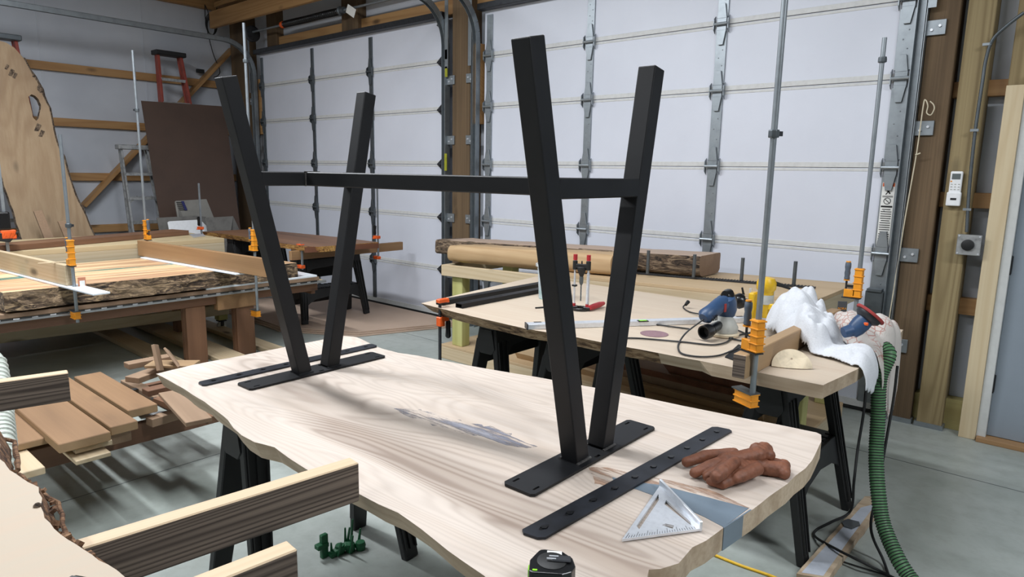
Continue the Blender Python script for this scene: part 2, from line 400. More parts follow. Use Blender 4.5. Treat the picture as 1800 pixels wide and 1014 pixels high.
        if bevel:
            bv = o.modifiers.new('bevel', 'BEVEL'); bv.width = bevel; bv.segments = seg; bv.limit_method = 'ANGLE'
        return o
def frame_of(a, b, up):
    a, b = V(a), V(b); x = (b-a).normalized(); y = V(up).cross(x).normalized(); z = x.cross(y)
    return Matrix((x, y, z)).transposed()
def board(name, a, b, w, t, mat, label=None, cat='board', group=None, up=(0, 0, 1), parent=None, bevel=.002, jag=0, mats=None, topmat=False):
    """board whose long axis runs a->b through its centre line; w across, t along up; grain runs along local X"""
    a, b = V(a), V(b); L = (b-a).length; R = frame_of(a, b, up)
    mb = MB(); nseg = 1
    mb.box((0, 0, 0), (L, w, t))
    if topmat:
        mb.bm.normal_update()
        for f in mb.bm.faces:
            if abs(f.normal.z) > .9 and f.calc_center_median().z > 0: f.material_index = 1
    o = mb.build(name, mats or mat, parent=None, bevel=bevel, origin=(0, 0, 0))
    o.matrix_world = Matrix.Translation((a+b)/2) @ R.to_4x4()
    if parent is not None:
        o.location = (a+b)/2-world_loc(parent); o.parent = parent
    if label: tag(o, label, cat, group)
    return o
def struct(o): o['kind'] = 'structure'; return o
def copy_tree(o, parent=None):
    c = o.copy(); COL.objects.link(c); c.parent = parent
    for ch in list(o.children): copy_tree(ch, c)
    return c
def rough_loop(pts, amp, step, seed, z=None, smooth=True):
    """closed loop resampled and wobbled sideways for a natural edge; pts (x,y) or 3D"""
    pts = [V((p[0], p[1], p[2] if len(p) > 2 else z)) for p in pts]; out = []
    n = len(pts)
    for i in range(n):
        a, b = pts[i], pts[(i+1) % n]; k = max(1, int((b-a).length/step))
        d = (b-a).normalized(); s = V((d.y, -d.x, 0))
        for j in range(k):
            p = a.lerp(b, j/k); w = mnoise.noise(V((p.x*14+seed, p.y*14, seed)))*amp+mnoise.noise(V((p.x*45+seed, p.y*45, seed)))*amp*.4
            out.append(p+s*w if j else p)
    return out
def tex_text(s, size, name='lettering'):
    cu = bpy.data.curves.new(name, 'FONT'); cu.body = s; cu.size = size; cu.align_x = 'CENTER'; cu.align_y = 'CENTER'; cu.extrude = .0003
    o = bpy.data.objects.new(name, cu); COL.objects.link(o)
    dg = bpy.context.evaluated_depsgraph_get(); me = bpy.data.meshes.new_from_object(o.evaluated_get(dg))
    bpy.data.objects.remove(o); q = bpy.data.objects.new(name, me); COL.objects.link(q); return q
def lettering(s, size, mat, parent, pos, right, up):
    q = tex_text(s, size); q.data.materials.clear(); q.data.materials.append(M[mat])
    r = V(right).normalized(); u = V(up).normalized(); n = r.cross(u)
    q.parent = parent; mw = Matrix((r, u, n)).transposed().to_4x4(); mw.translation = V(pos)-world_loc(parent)
    q.matrix_local = mw; return q
# ------------------------------------------------------------------ setting
XL, YF, CZ = -9.44, 4.86, 4.3
struct(MB().b2((XL-.2, -6.2, -.1), (4.2, YF+.2, 0)).build('floor', 'floor', origin=(0, 0, 0)))
struct(MB().b2((XL-.15, -6.2, 0), (XL, YF+.15, CZ)).build('wall_left', 'wall', origin=(XL, 0, 0)))
struct(MB().b2((XL, YF, 0), (4.2, YF+.15, CZ)).build('wall_front', 'wall', origin=(0, YF, 0)))
struct(MB().b2((4, -6.2, 0), (4.15, YF, CZ)).build('wall_right', 'liner', origin=(4, 0, 0)))
struct(MB().b2((XL, -6.2, 0), (4, -6.05, CZ)).build('wall_back', 'liner', origin=(0, -6.1, 0)))
struct(MB().b2((XL, -6.2, CZ), (4.2, YF+.15, CZ+.1)).build('ceiling', 'liner', origin=(0, 0, CZ)))
for x in (-8.6, -6.0, -3.4, -.9):   # saw cuts in the slab
    pass
g = MB(); g.b2((-8, 4.02, .0004), (2, 4.024, .001)); g.b2((-3.4, -5, .0004), (-3.396, 4.7, .001))
tag(g.build('trim_floor_joint', 'galvd'), kind='structure')
k = 0
def trim(o):
    global k
    k += 1; o.name = 'trim_%d' % k; return struct(o)
# wall sheet seams on left wall
for y in (2.52, 3.66): trim(MB().b2((XL, y-.008, 0), (XL+.006, y+.008, CZ)).build('t', 'wall'))
# girts of the left wall
for z0 in (2.60, 1.97, 1.33, .69): trim(MB().b2((XL, -6, z0), (XL+.05, 4.78, z0+.095)).build('t', 'firY', bevel=.003))
trim(MB().b2((XL, -6, 0), (XL+.05, 4.78, .2)).build('t', 'firY'))
# header plate high on the left wall and diagonal brace
trim(MB().b2((XL, 0, 3.62), (XL+.09, 4.8, 3.86)).build('t', 'firY', bevel=.003))
a, b = PX(146, 362, XL+.08), PX(408, 86, XL+.08)
o = board('t', a, b, .045, .14, 'fir', up=(1, 0, 0)); o.matrix_world = Matrix.Translation((V(a)+V(b))/2)@frame_of(a, b, (1, 0, 0)).to_4x4(); o.data.transform(Matrix.Scale(1, 4))
k += 1; o.name = 'trim_%d' % k; struct(o)
# rotate so the wide face is seen: width runs in the wall plane
o.rotation_mode = 'QUATERNION'
# front wall posts
def post(x0, x1, y0=4.70, mat='treatdark', z0=0, z1=CZ):
    return trim(MB().b2((x0, y0, z0), (x1, YF, z1)).build('t', mat, bevel=.004))
post(-9.22, -8.82); post(-8.62, -8.5, 4.62, 'treatdark', 0, CZ) if False else None
post(-8.36, -8.12, 4.76, 'treatdark', 3.0, 3.6)
post(-6.70, -6.40, 4.74, 'treatdark', 3.0, CZ)
post(-4.86, -4.62, 4.70)
post(-.87, -.715, 4.70, 'treatdark')
post(-.68, -.545, 4.70, 'treatZ')
post(-.45, -.31, 4.72, 'treatZ', 2.04, CZ)
# galvanised post shoes
for x0, x1 in ((-.69, -.535), (-.88, -.705)): trim(MB().b2((x0, 4.69, 0), (x1, YF, .03)).build('t', 'galv'))
# girts between posts
for z0, z1 in ((2.0, 2.09), (1.36, 1.45), (.72, .82)): trim(MB().b2((-.80, 4.79, z0), (-.3, YF, z1)).build('t', 'fir', bevel=.002))
trim(MB().b2((-.80, 4.77, 0.0), (-.3, YF, .19)).build('t', 'treatX', bevel=.002))
trim(MB().b2((-8.4, 4.79, 3.03), (-4.87, YF, 3.17)).build('t', 'fir', bevel=.002))
trim(MB().b2((-4.62, 4.79, 3.03), (-1, YF, 3.17)).build('t', 'fir', bevel=.002))
for z0 in (2.69-.09, 1.97): trim(MB().b2((-9.0, 4.79, z0), (-8.5, YF, z0+.09)).build('t', 'fir', bevel=.002))
trim(MB().b2((-4.61, 4.70, 1.97), (-4.51, 4.8, 2.70)).build('t', 'fir', bevel=.002))
trim(MB().b2((-8.62, 4.74, 1.97), (-8.53, 4.8, 2.68)).build('t', 'fir', bevel=.002))
# header beams above the doors
trim(MB().b2((-9.2, 4.42, 3.34), (-4.2, 4.47, 3.55)).build('t', 'fir', bevel=.003))
trim(MB().b2((-9.2, 4.49, 3.62), (-4.2, 4.68, 3.68)).build('t', 'fir', bevel=.003))
# upright pine board beside the entry door
trim(MB().b2((-.45, 4.665, 0), (-.365, 4.70, 2.04)).build('t', 'pineZ', bevel=.002))

# ---- garage doors
SEAM = [.517, 1.056, 1.59, 2.1225, 2.579]; TOP = 2.99
def bez_hinge(mb, x, z, s=1):
    mb.box((x, 4.725, z), (.07*s, .02, .10)); mb.tube([(x-.05*s, 4.70, z), (x+.05*s, 4.70, z)], .011, 8)
    mb.poly([[(x-.035*s, 4.713, z+.04), (x+.035*s, 4.713, z+.04), (x+.018*s, 4.713, z+.14), (x-.018*s, 4.713, z+.14)]], (0, .01, 0))
    mb.poly([[(x-.035*s, 4.713, z-.04), (x+.035*s, 4.713, z-.04), (x+.018*s, 4.713, z-.14), (x-.018*s, 4.713, z-.14)]], (0, .01, 0))
    mb.poly([[(x-.055*s, 4.70, z-.035), (x-.055*s, 4.70, z+.035), (x-.055*s, 4.73, z+.06), (x-.055*s, 4.73, z-.06)]], (.006, 0, 0))
    mb.poly([[(x+.049*s, 4.70, z-.035), (x+.049*s, 4.70, z+.035), (x+.049*s, 4.73, z+.06), (x+.049*s, 4.73, z-.06)]], (.006, 0, 0))
def garage(n, x0, x1, cols, label_strip):
    root = thing('door_%d' % n, None, None, ((x0+x1)/2, 4.74, 0)); root['kind'] = 'structure'
    zs = [0.02]+SEAM+[TOP]
    for a, b in zip(zs, zs[1:]):
        MB().b2((x0, 4.74, a+.003), (x1, 4.79, b-.003)).build('panel', 'doorpanel', root, bevel=.003)
    for z in SEAM:
        MB().b2((x0, 4.7375, z-.024), (x1, 4.742, z-.006)).b2((x0, 4.7375, z+.0), (x1, 4.742, z+.034)).build('seam_rib', 'seam', root, bevel=.002)
    MB().b2((x0, 4.735, .004), (x1, 4.80, .028)).build('bottom_seal', 'rubber', root)
    MB().b2((x0, 4.732, .028), (x1, 4.74, .075)).build('bottom_rail', 'seam', root)
    MB().b2((x0-.03, 4.66, TOP-.01), (x1+.03, 4.74, TOP+.045)).build('top_strut', 'darkmetal', root, bevel=.004)
    for i, (x, w) in enumerate(cols):
        st = MB()
        for a, b in zip(zs, zs[1:]):
            st.b2((x-w/2, 4.728, a+.05), (x+w/2, 4.741, b-.05))
            for q in range(5): st.lathe([(.005, 0), (.003, .004)], (x+(.015 if q % 2 else -.012), 4.728, a+.12+(b-a-.24)*q/4), 6, (0, -1, 0))
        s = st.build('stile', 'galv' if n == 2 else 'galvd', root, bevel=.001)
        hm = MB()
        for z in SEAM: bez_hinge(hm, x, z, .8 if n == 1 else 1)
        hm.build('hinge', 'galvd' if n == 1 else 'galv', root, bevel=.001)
        if label_strip and i == len(cols)-1:
            lab = MB().b2((x-.036, 4.7262, 1.10), (x+.036, 4.728, 1.50)).build('warning_label', 'paper', root)
            MB().b2((x-.034, 4.7252, 1.475), (x+.034, 4.7262, 1.497)).build('warning_band', 'caulkorange', lab)
            mb = MB()
            mb.bar((x-.015, 4.7258, 1.465), (x+.012, 4.7258, 1.43), .008, .001, (0, 1, 0)); mb.bar((x+.015, 4.7258, 1.465), (x-.012, 4.7258, 1.425), .006, .001, (0, 1, 0))
            for r in range(16):
                ww = .03 if r % 5 else .024
                mb.b2((x-ww, 4.7255, 1.33-r*.014), (x+ww, 4.7262, 1.335-r*.014))
            mb.b2((x-.032, 4.7254, 1.345), (x+.032, 4.7262, 1.356))
            mb.lathe([(.021, 0), (.021, .0006), (.017, .0006), (.017, 0)], (x, 4.7258, 1.385), 16, (0, -1, 0), cap=False)
            mb.bar((x-.014, 4.7256, 1.397), (x+.014, 4.7256, 1.372), .004, .001, (0, 1, 0))
            for r in range(3): mb.b2((x-.03, 4.7255, 1.408+r*.004), (x+.03, 4.7262, 1.41+r*.004))
            mb.build('printed_text', 'ink', lab)
    return root
garage(1, -8.52, -5.0, [(-8.47, .05), (-7.302, .055), (-6.171, .06)], False)
garage(2, -4.47, -.93, [(-4.40, .07), (-3.278, .07), (-2.152, .078), (-.985, .09)], True)
# triangular end hinges seen at door 1's right edge
mb = MB()
for z in SEAM+[2.93]: mb.poly([[(-5.10, 4.735, z), (-5.02, 4.735, z+.06), (-5.02, 4.735, z-.06)]], (0, -.02, 0)); mb.tube([(-5.06, 4.70, z), (-4.97, 4.70, z)], .011, 8)
mb.build('hinge', 'darkmetal', bpy.data.objects['door_1'])
# tracks
def track(x, n, s, group='garage door tracks', lab=''):
    t = thing('garage_door_track', lab, 'door track', (x, 4.69, 0), group)
    path = [(x, 4.69, 0), (x, 4.69, 2.72)]+[(x, 4.69-.40*(1-math.cos(q*PI/16)), 2.72+.40*math.sin(q*PI/16)) for q in range(1, 9)]+[(x, -1.2, 3.13)]
    mb = MB()
    for off in (-.022, .022):
        for a, b in zip(path, path[1:]): mb.bar(V(a)+V((off, 0, 0)), V(b)+V((off, 0, 0)), .004, .055, (1, 0, 0) if False else (0, -(V(b)-V(a)).z, (V(b)-V(a)).y))
    for a, b in zip(path, path[1:]):
        d = (V(b)-V(a)).normalized(); nrm = V((0, -d.z, d.y))
        mb.bar(V(a)-nrm*.027, V(b)-nrm*.027, .048, .004, nrm)
    mb.build('rail', 'galv', t)
    ang = MB(); ang.b2((x+s*.03, 4.655, .0), (x+s*.034, 4.72, 2.75)); ang.b2((x+s*.03, 4.655, 2.5), (x+s*.075, 4.66, 3.2))
    ang.build('angle_iron', 'galv', t)
    for z in (.45, 1.02, 1.78, 2.35):
        b = MB().b2((x+s*.03, 4.685, z), (x+s*.13, 4.698, z+.085)).build('bracket', 'galv', t, bevel=.002)
        MB().lathe([(.008, 0), (.008, .008)], (x+s*.1, 4.685, z+.05), 6, (0, -1, 0)).lathe([(.008, 0), (.008, .008)], (x+s*.06, 4.685, z+.03), 6, (0, -1, 0)).build('bolt', 'alu', b)
    return t
track(-8.60, 1, -1, lab='galvanized door track at the left end of the smaller-looking far garage door')
track(-4.95, 1, 1, lab='galvanized door track at the right end of the far garage door beside the middle post')
track(-4.53, 2, -1, lab='galvanized door track at the left end of the near garage door')
track(-.905, 2, 1, lab='galvanized door track at the right end of the near garage door')
# spring and shaft above door 1
t = thing('torsion_spring', 'black torsion spring on a silver shaft above the far garage door', 'spring', (-6.7, 4.62, 3.24))
MB().tube([(-8.45, 4.62, 3.24), (-4.9, 4.62, 3.24)], .0135, 10).build('shaft', 'galv', t, smooth=True)
hp = [(-7.7+1.15*q/600, 4.62+.036*math.cos(q*.9), 3.24+.036*math.sin(q*.9)) for q in range(601)]
MB().tube([(-7.7, 4.62, 3.24), (-6.55, 4.62, 3.24)], .035, 14).build('core', 'black', t, smooth=True)
MB().tube(hp, .006, 5).build('coil', 'blackgl', t, smooth=True)
MB().lathe([(.04, 0), (.04, .05), (.03, .06)], (-7.75, 4.62, 3.24), 16, (1, 0, 0)).build('winding_cone', 'redorange', t)
MB().lathe([(.05, 0), (.05, .01), (.035, .02), (.035, .08)], (-6.55, 4.62, 3.24), 16, (1, 0, 0)).build('bracket', 'galvd', t)
MB().box((-6.3, 4.58, 3.20), (.16, .002, .09), Matrix.Rotation(.5, 3, 'Y')).build('paper_tag', 'paper', t)
MB().lathe([(.085, 0), (.1, .01), (.085, .02), (.085, .04), (.1, .05), (.085, .055)], (-8.5, 4.62, 3.22), 20, (1, 0, 0)).build('cable_drum', 'darkmetal', t)
# yellow strips on the door post by door 1
for i, (y0, y1, xx) in enumerate(((88, 105, 788), (118, 136, 788), (270, 300, 787))):
    a, b = PY(xx, y0, 4.69), PY(xx, y1, 4.69)
    tag(MB().b2((a.x-.012, 4.655, b.z), (a.x+.022, 4.66, a.z)).build('reflective_strip', 'strip'), ['yellow strip high on the track left of the middle post, topmost of three', 'yellow strip on the track left of the middle post, second from the top', 'yellow strip on the track left of the middle post, lowest of three'][i], 'strip', 'yellow strips on the middle track')

# ---- entry door on the right
d = thing('door_3', None, None, (.1, 4.7, 0)); d['kind'] = 'structure'
MB().b2((-.318, 4.72, .03), (.6, 4.76, 2.02)).build('door_leaf', 'doorgrey', d, bevel=.003)
MB().b2((-.365, 4.68, 0), (-.318, 4.8, 2.06)).build('door_jamb', 'doortrim', d, bevel=.002)
MB().b2((-.365, 4.68, 2.06), (.65, 4.8, 2.10)).build('door_head', 'doortrim', d)
MB().b2((-.36, 4.64, 0), (.6, 4.78, .028)).build('threshold', 'caulwood', d, bevel=.002)
for z in (1.05, .35, 1.75):
    h = MB().b2((-.325, 4.705, z-.05), (-.31, 4.722, z+.05)).build('hinge', 'black', d)
    MB().tube([(-.319, 4.702, z-.055), (-.319, 4.702, z+.055)], .008, 8).build('hinge_pin', 'black', h)

# conduit, outlet, remote, rope
t = thing('electrical_outlet_box', 'grey metal outlet box with round black receptacle on the treated post', 'outlet', PY(1704, 430, 4.66))
c = PY(1704, 430, 4.66)
MB().box(c, (.115, .055, .115)).build('box', 'galv', t, bevel=.006)
MB().box(c+V((0, -.03, 0)), (.118, .004, .118)).build('cover_plate', 'alud', t, bevel=.002)
MB().lathe([(.032, 0), (.032, .012), (.028, .014)], c+V((-.004, -.031, 0)), 24, (0, -1, 0)).build('receptacle', 'black', t, smooth=True)
mb = MB()
for sx in (-1, 1):
    for sz in (-1, 1): mb.lathe([(.006, 0), (.005, .004)], c+V((sx*.05, -.031, sz*.05)), 8, (0, -1, 0))
mb.build('screw', 'alu', t)
cp = [PY(1800, 22, 4.64), PY(1770, 45, 4.65), PY(1745, 70, 4.66), PY(1733, 105, 4.67), PY(1726, 150, 4.67), PY(1714, 232, 4.67), PY(1704, 330, 4.67), PY(1699, 408, 4.66)]
t = thing('conduit', 'thin grey metal conduit running down to the outlet box', 'conduit', cp[-1])
MB().tube(catmull(cp, 24), [.0085+(.0012 if i % 2 else 0) for i in range(24*7+1)], 8).build('pipe', 'galvd', t, smooth=True)
for (x, y) in ((1735, 78), (1713, 229), (1700, 368)):
    q = PY(x, y, 4.665); MB().box(q, (.04, .02, .014)).build('strap', 'galv', t)
r0 = PY(1679, 333, 4.69)
t = thing('wall_remote', 'white air conditioner remote in a holder on the treated post', 'remote', r0)
mb = MB(); mb.box(r0+V((0, -.008, .02)), (.062, .018, .17)); mb.build('remote_body', 'white', t, bevel=.008, seg=3)
MB().box(r0+V((0, -.012, -.055)), (.072, .03, .08)).build('holder', 'white', t, bevel=.006, seg=2)
MB().box(r0+V((0, -.018, .075)), (.042, .002, .032)).build('screen', 'screen', t)
mb = MB()
for r in range(3):
    for q in range(3): mb.box(r0+V((-.018+q*.018, -.0178, .03-r*.015)), (.009, .002, .005))
mb.build('button', 'ltgrey', t)
MB().box(r0+V((-.022, -.0178, .047)), (.008, .002, .007)).build('power_button', 'orange', t)
MB().box(r0+V((0, -.0275, -.055)), (.03, .002, .012)).build('slot', 'ink', t)
rp = [PY(1635, 178, 4.66), PY(1641, 184, 4.655), PY(1642, 192, 4.655), PY(1636, 202, 4.655), PY(1629, 198, 4.655), PY(1631, 186, 4.655), PY(1627, 176, 4.66), PY(1623, 186, 4.66), PY(1611, 270, 4.66), PY(1590, 390, 4.66), PY(1563, 560, 4.66)]
rt = thing('pull_rope', 'off-white pull rope with a looped end hanging on the dark post', 'rope', rp[-1])
MB().tube(catmull(rp, 8), .0035, 6).build('cord', 'rope', rt, smooth=True)
MB().tube(catmull([PY(1609, 272, 4.65), PY(1613, 271, 4.65), PY(1618, 269, 4.65)], 4), .004, 6).build('knot', 'rope', rt)
# junction box low beside the track
e = PY(1536, 534, 4.66)
t = thing('safety_sensor_box', 'grey metal box at the foot of the near door, beside the towel', 'electrical box', e)
MB().box(e, (.10, .06, .17)).build('box', 'galvd', t, bevel=.004)
MB().box(e+V((0, -.01, .09)), (.085, .06, .02)).build('lid', 'galvd', t, bevel=.003)
# cables on the left corner
cc = [PX(360, 8, XL+.1), PX(362, 40, XL+.1), PX(374, 92, XL+.1), PX(386, 122, XL+.12), PX(384, 132, XL+.12), PX(376, 136, XL+.12)]
t = thing('hanging_cable', 'black cable with a coil hanging high in the left corner', 'cable', cc[-1])
MB().tube(catmull(cc, 8), .006, 6).build('cable', 'rubber', t, smooth=True)
mb = MB()
cen = PX(371, 47, XL+.11)
for q in range(4): mb.tube([cen+V((0.004*q, math.cos(2*PI*j/20)*(.05+.01*q), math.sin(2*PI*j/20)*(.11+.008*q)+.01*q)) for j in range(21)], .005, 6)
mb.tube(catmull([PX(361, 10, XL+.1), PX(366, 22, XL+.1), PX(368, 36, XL+.1)], 5), .005, 6)
mb.tube(catmull([PX(381, 12, XL+.1), PX(380, 22, XL+.1), PX(373, 36, XL+.1)], 5), .005, 6)
mb.build('coil', 'rubber', t, smooth=True)
tag(MB().box(PX(352, 125, XL+.1), (.04, .10, .05)).build('small_black_transformer', 'black', bevel=.004), 'small black power brick hung on the upper girt behind the red ladder', 'power brick')
tag(MB().box(PX(394, 30, XL+.08), (.04, .05, .07)).build('small_sensor', 'black', bevel=.004), 'small black sensor in the top left corner', 'sensor')
# ceiling fixtures behind the lamps
for i, (p, w) in enumerate(LAMPS):
    t = thing('strip_light', 'white ceiling strip light hung ' + ['above the main slab', 'behind the camera', 'above the brown assembly bench', 'in the far back corner', 'on the entry door side'][i], 'light', (p[0], p[1], p[2]+.02), 'ceiling strip lights')
    MB().b2((p[0]-1.2, p[1]-.12, p[2]+.02), (p[0]+1.2, p[1]+.1, p[2]+.08)).build('housing', 'white', t, bevel=.005)
    MB().b2((p[0]-.5, p[1]-.005, p[2]+.08), (p[0]-.49, p[1]+.005, CZ)).b2((p[0]+.49, p[1]-.005, p[2]+.08), (p[0]+.5, p[1]+.005, CZ)).build('hanger', 'galv', t)
# ------------------------------------------------------------------ main slab and table base
ZS = .81
op = [(275, 657), (340, 641), (440, 622), (520, 606), (602, 590), (625, 592), (645, 601), (672, 613), (700, 620), (735, 625), (780, 634), (850, 647), (940, 662), (1060, 684), (1200, 713), (1330, 739), (1437, 760), (1445, 764), (1444, 775), (1434, 796), (1416, 823), (1385, 850), (1320, 896), (1272, 928), (1240, 950), (1215, 962), (1192, 990), (1160, 1000), (1140, 1001), (1135, 1018)]
pts = [P(x, y, ZS) for x, y in op]
e0 = P(1135, 1018, ZS)
near = [(850, 1012), (790, 968), (740, 930), (700, 901), (665, 886), (631, 868), (600, 852), (562, 839), (540, 825), (510, 806), (482, 786), (462, 781), (445, 777), (425, 765), (410, 752), (398, 738), (383, 724), (360, 706), (330, 688), (300, 670)]
pts += [V((-.53, .90, ZS)), V((-.60, .82, ZS)), V((-.66, .775, ZS))] + [P(x, y, ZS) for x, y in near]
loop = []
n_ = len(pts)
for i in range(n_):
    a, b = pts[i], pts[(i+1) % n_]; kk = max(1, int((b-a).length/.04))
    for j in range(kk):
        p = a.lerp(b, j/kk); w = mnoise.noise(V((p.x*9, p.y*9, 3)))*.004
        loop.append(V((p.x+w, p.y+w, ZS)))
cen = V((-1.4, 1.35, ZS))
mb = MB()
bot = []
for p in loop:
    front = p.y < 1.0 and p.x < -.6
    q = p.lerp(cen, .0) ; dx = 0
    if front: q = V((p.x, p.y+.022+.012*mnoise.noise(V((p.x*6, 1, 1))), ZS-.05))
    else: q = V((p.x, p.y, ZS-.05))
    bot.append(q)
mb.poly([loop], (0, 0, 0), 1, 0, [bot])
sl = mb.build('live_edge_slab', ['maple', 'slabedge'], origin=(-1.4, 1.35, .76))
tag(sl, 'large pale sanded live-edge wood slab in the foreground under the upturned black steel base', 'slab')
def patch(name, px, z, mat, th, parent, off=0, rough=.006, seed=1):
    pp = [P(x, y, z) for x, y in px]
    lp = rough_loop(pp, rough, .012, seed) if rough else pp
    return MB().poly([[p+V((0, 0, th)) for p in lp]], (0, 0, -th-.0002)).build(name, mat, parent)
def streakmat(name, a, c2, sc_, lo, hi):
    mt, nt, b = new_mat(name)
    n = noise_n(nt, coords(nt, sc_), 1, 5, .7, .3)
    nt.links.new(ramp(nt, n, [(.35, srgb(a)), (.6, srgb(c2))]), b.inputs['Base Color'])
    al = ramp(nt, noise_n(nt, coords(nt, (5, 40, 1)), 1, 5, .7), [(lo, (0, 0, 0, 1)), (hi, (1, 1, 1, 1))])
    nt.links.new(al, b.inputs['Alpha']); b.inputs['Roughness'].default_value = .5
    return mt
M['patchblue'] = streakmat('blue_grey_filler', (146, 146, 154), (112, 113, 124), (4, 30, 1), .40, .56)
M['patchbrown'] = streakmat('brown_stain', (180, 152, 130), (150, 116, 96), (6, 30, 1), .42, .60)
patch('filler_patch', [(692, 718), (740, 719), (800, 738), (850, 750), (900, 762), (945, 785), (915, 786), (870, 775), (820, 763), (770, 748), (720, 733)], ZS, 'patchblue', .0006, sl, seed=3, rough=.02)
patch('stain', [(1035, 822), (1070, 822), (1110, 832), (1180, 845), (1250, 862), (1318, 893), (1290, 890), (1230, 868), (1150, 857), (1080, 858), (1045, 850)], ZS, 'patchbrown', .0005, sl, seed=5)
rp_ = [(1076, 838), (1100, 845), (1160, 852), (1230, 870), (1316, 893)]; rq = [(1272, 926), (1238, 908), (1180, 882), (1120, 860), (1080, 850)]
top = [P(x, y, ZS+.0009) for x, y in rp_+rq]
rs = MB().poly([top], (0, 0, -.0012)).build('resin_river', 'resin', sl)
a, b = P(1320, 896, ZS), P(1272, 928, ZS)
MB().poly([[V((a.x+.0012, a.y, ZS+.0009)), V((b.x+.0012, b.y, ZS+.0009)), V((b.x+.0012, b.y, ZS-.0505)), V((a.x+.0012, a.y, ZS-.0505))]], (-.003, 0, 0)).build('resin_edge', 'resin', sl)

# ---- welded base
T = .05
base = thing('steel_table_base', 'welded black steel table base with two V leg frames, standing upside down on the slab', 'table base', (-1.47, 1.33, ZS))
for X, yb1, yb2, yt1, yt2, yc in ((-.905, 1.305, 1.418, 1.085, 1.585, 1.357), (-2.03, 1.235, 1.348, 1.015, 1.535, 1.295)):
    pl = MB(); w = .0455
    y0, y1 = yc-.276, yc+.276
    def rect(cx, cy, sx, sy): return [(cx-sx, cy-sy, ZS+.0075), (cx+sx, cy-sy, ZS+.0075), (cx+sx, cy+sy, ZS+.0075), (cx-sx, cy+sy, ZS+.0075)]
    r = .008
    outer = [(X-w+r, y0, ZS+.0075), (X+w-r, y0, ZS+.0075), (X+w, y0+r, ZS+.0075), (X+w, y1-r, ZS+.0075), (X+w-r, y1, ZS+.0075), (X-w+r, y1, ZS+.0075), (X-w, y1-r, ZS+.0075), (X-w, y0+r, ZS+.0075)]
    holes = [rect(X+sx*.03, yc+sy*.245, .003, .011) for sx in (-1, 1) for sy in (-1, 1)]+[rect(X+.034, yc-.003, .004, .01)]
    pl.poly([outer]+holes, (0, 0, -.0065)).build('mounting_plate', 'steel', base)
    for yb, yt in ((yb1, yt1), (yb2, yt2)):
        l = MB(); l.bar((X, yb, ZS+.0075), (X, yt, 1.79), T, T*1.0, (0, 1, 0))
        lg = l.build('leg', 'steel', base, bevel=.003, seg=2)
        MB().tube([(X+.027, yb-.028, ZS+.008), (X+.027, yb+.028, ZS+.008)], .004, 6).tube([(X-.027, yb-.028, ZS+.008), (X-.027, yb+.028, ZS+.008)], .004, 6).build('weld_bead', 'weld' if X > -1 else 'steel', lg)
    za = 1.487
    fy = lambda yb, yt: yb+(yt-yb)*(za-ZS)/(1.79-ZS)
    MB().b2((X-.0245, fy(yb1, yt1)+.02, za-.023), (X+.0245, fy(yb2, yt2)-.02, za+.023)).build('crossbar', 'steel', base, bevel=.003)
c1, c2 = 1.357, 1.285
st = MB().bar((-2.006, c2, 1.487), (-.93, c1, 1.487), .05, .046).build('stretcher', 'steel', base, bevel=.003)
MB().b2((-2.008, c2-.028, 1.463), (-2.0, c2-.024, 1.511)).b2((-2.008, c2-.028, 1.508), (-2.0, c2+.028, 1.5125)).build('weld_bead', 'weld', st)

# ---- flat channels with bolt holes
def flatbar(px, nh, label, zt=.006):
    c = [P(x, y, ZS) for x, y in px]   # near-left, near-right, far-right, far-left
    def at(u, v): return c[0].lerp(c[1], u).lerp(c[3].lerp(c[2], u), v)
    r = .05
    o_ = [at(.2, 0), at(.8, 0), at(1, .012), at(1, .988), at(.8, 1), at(.2, 1), at(0, .988), at(0, .012)]
    hs = []
    L = (c[3]-c[0]).length; ang = (c[3]-c[0]).normalized(); sd = (c[1]-c[0]).normalized()
    cuts = MB()
    for i in range(nh):
        m_ = at(.5, (i+.5)/nh)
        hs.append([m_+ang*(.011*math.cos(q*PI/5))+sd*(.0065*math.sin(q*PI/5)) for q in range(10)])
    up = V((0, 0, zt))
    t = MB().poly([[p+up for p in o_]]+[[p+up for p in h] for h in hs], (0, 0, -zt+.0008)).build('flat_steel_bar', 'steelflat')
    tag(t, label, 'steel bar', 'drilled flat steel bars')
    mb = MB()
    for h in hs:
        m_ = sum(h, V((0, 0, 0)))/10
        MB().lathe([(.0075, .001), (.0075, zt+.002)], m_, 6).bar(m_+V((0, 0, .003))-ang*.014, m_+V((0, 0, .003))+ang*.014, .007, .006).build('nut', 'blackgl', t)
    return t
flatbar([(912, 938), (953, 952), (1289, 759), (1254, 752)], 10, 'drilled dark steel bar lying nearer the gloves and speed square')
flatbar([(347, 674), (357, 680), (665, 610), (652, 606)], 8, 'drilled dark steel bar lying at the far left end of the slab')

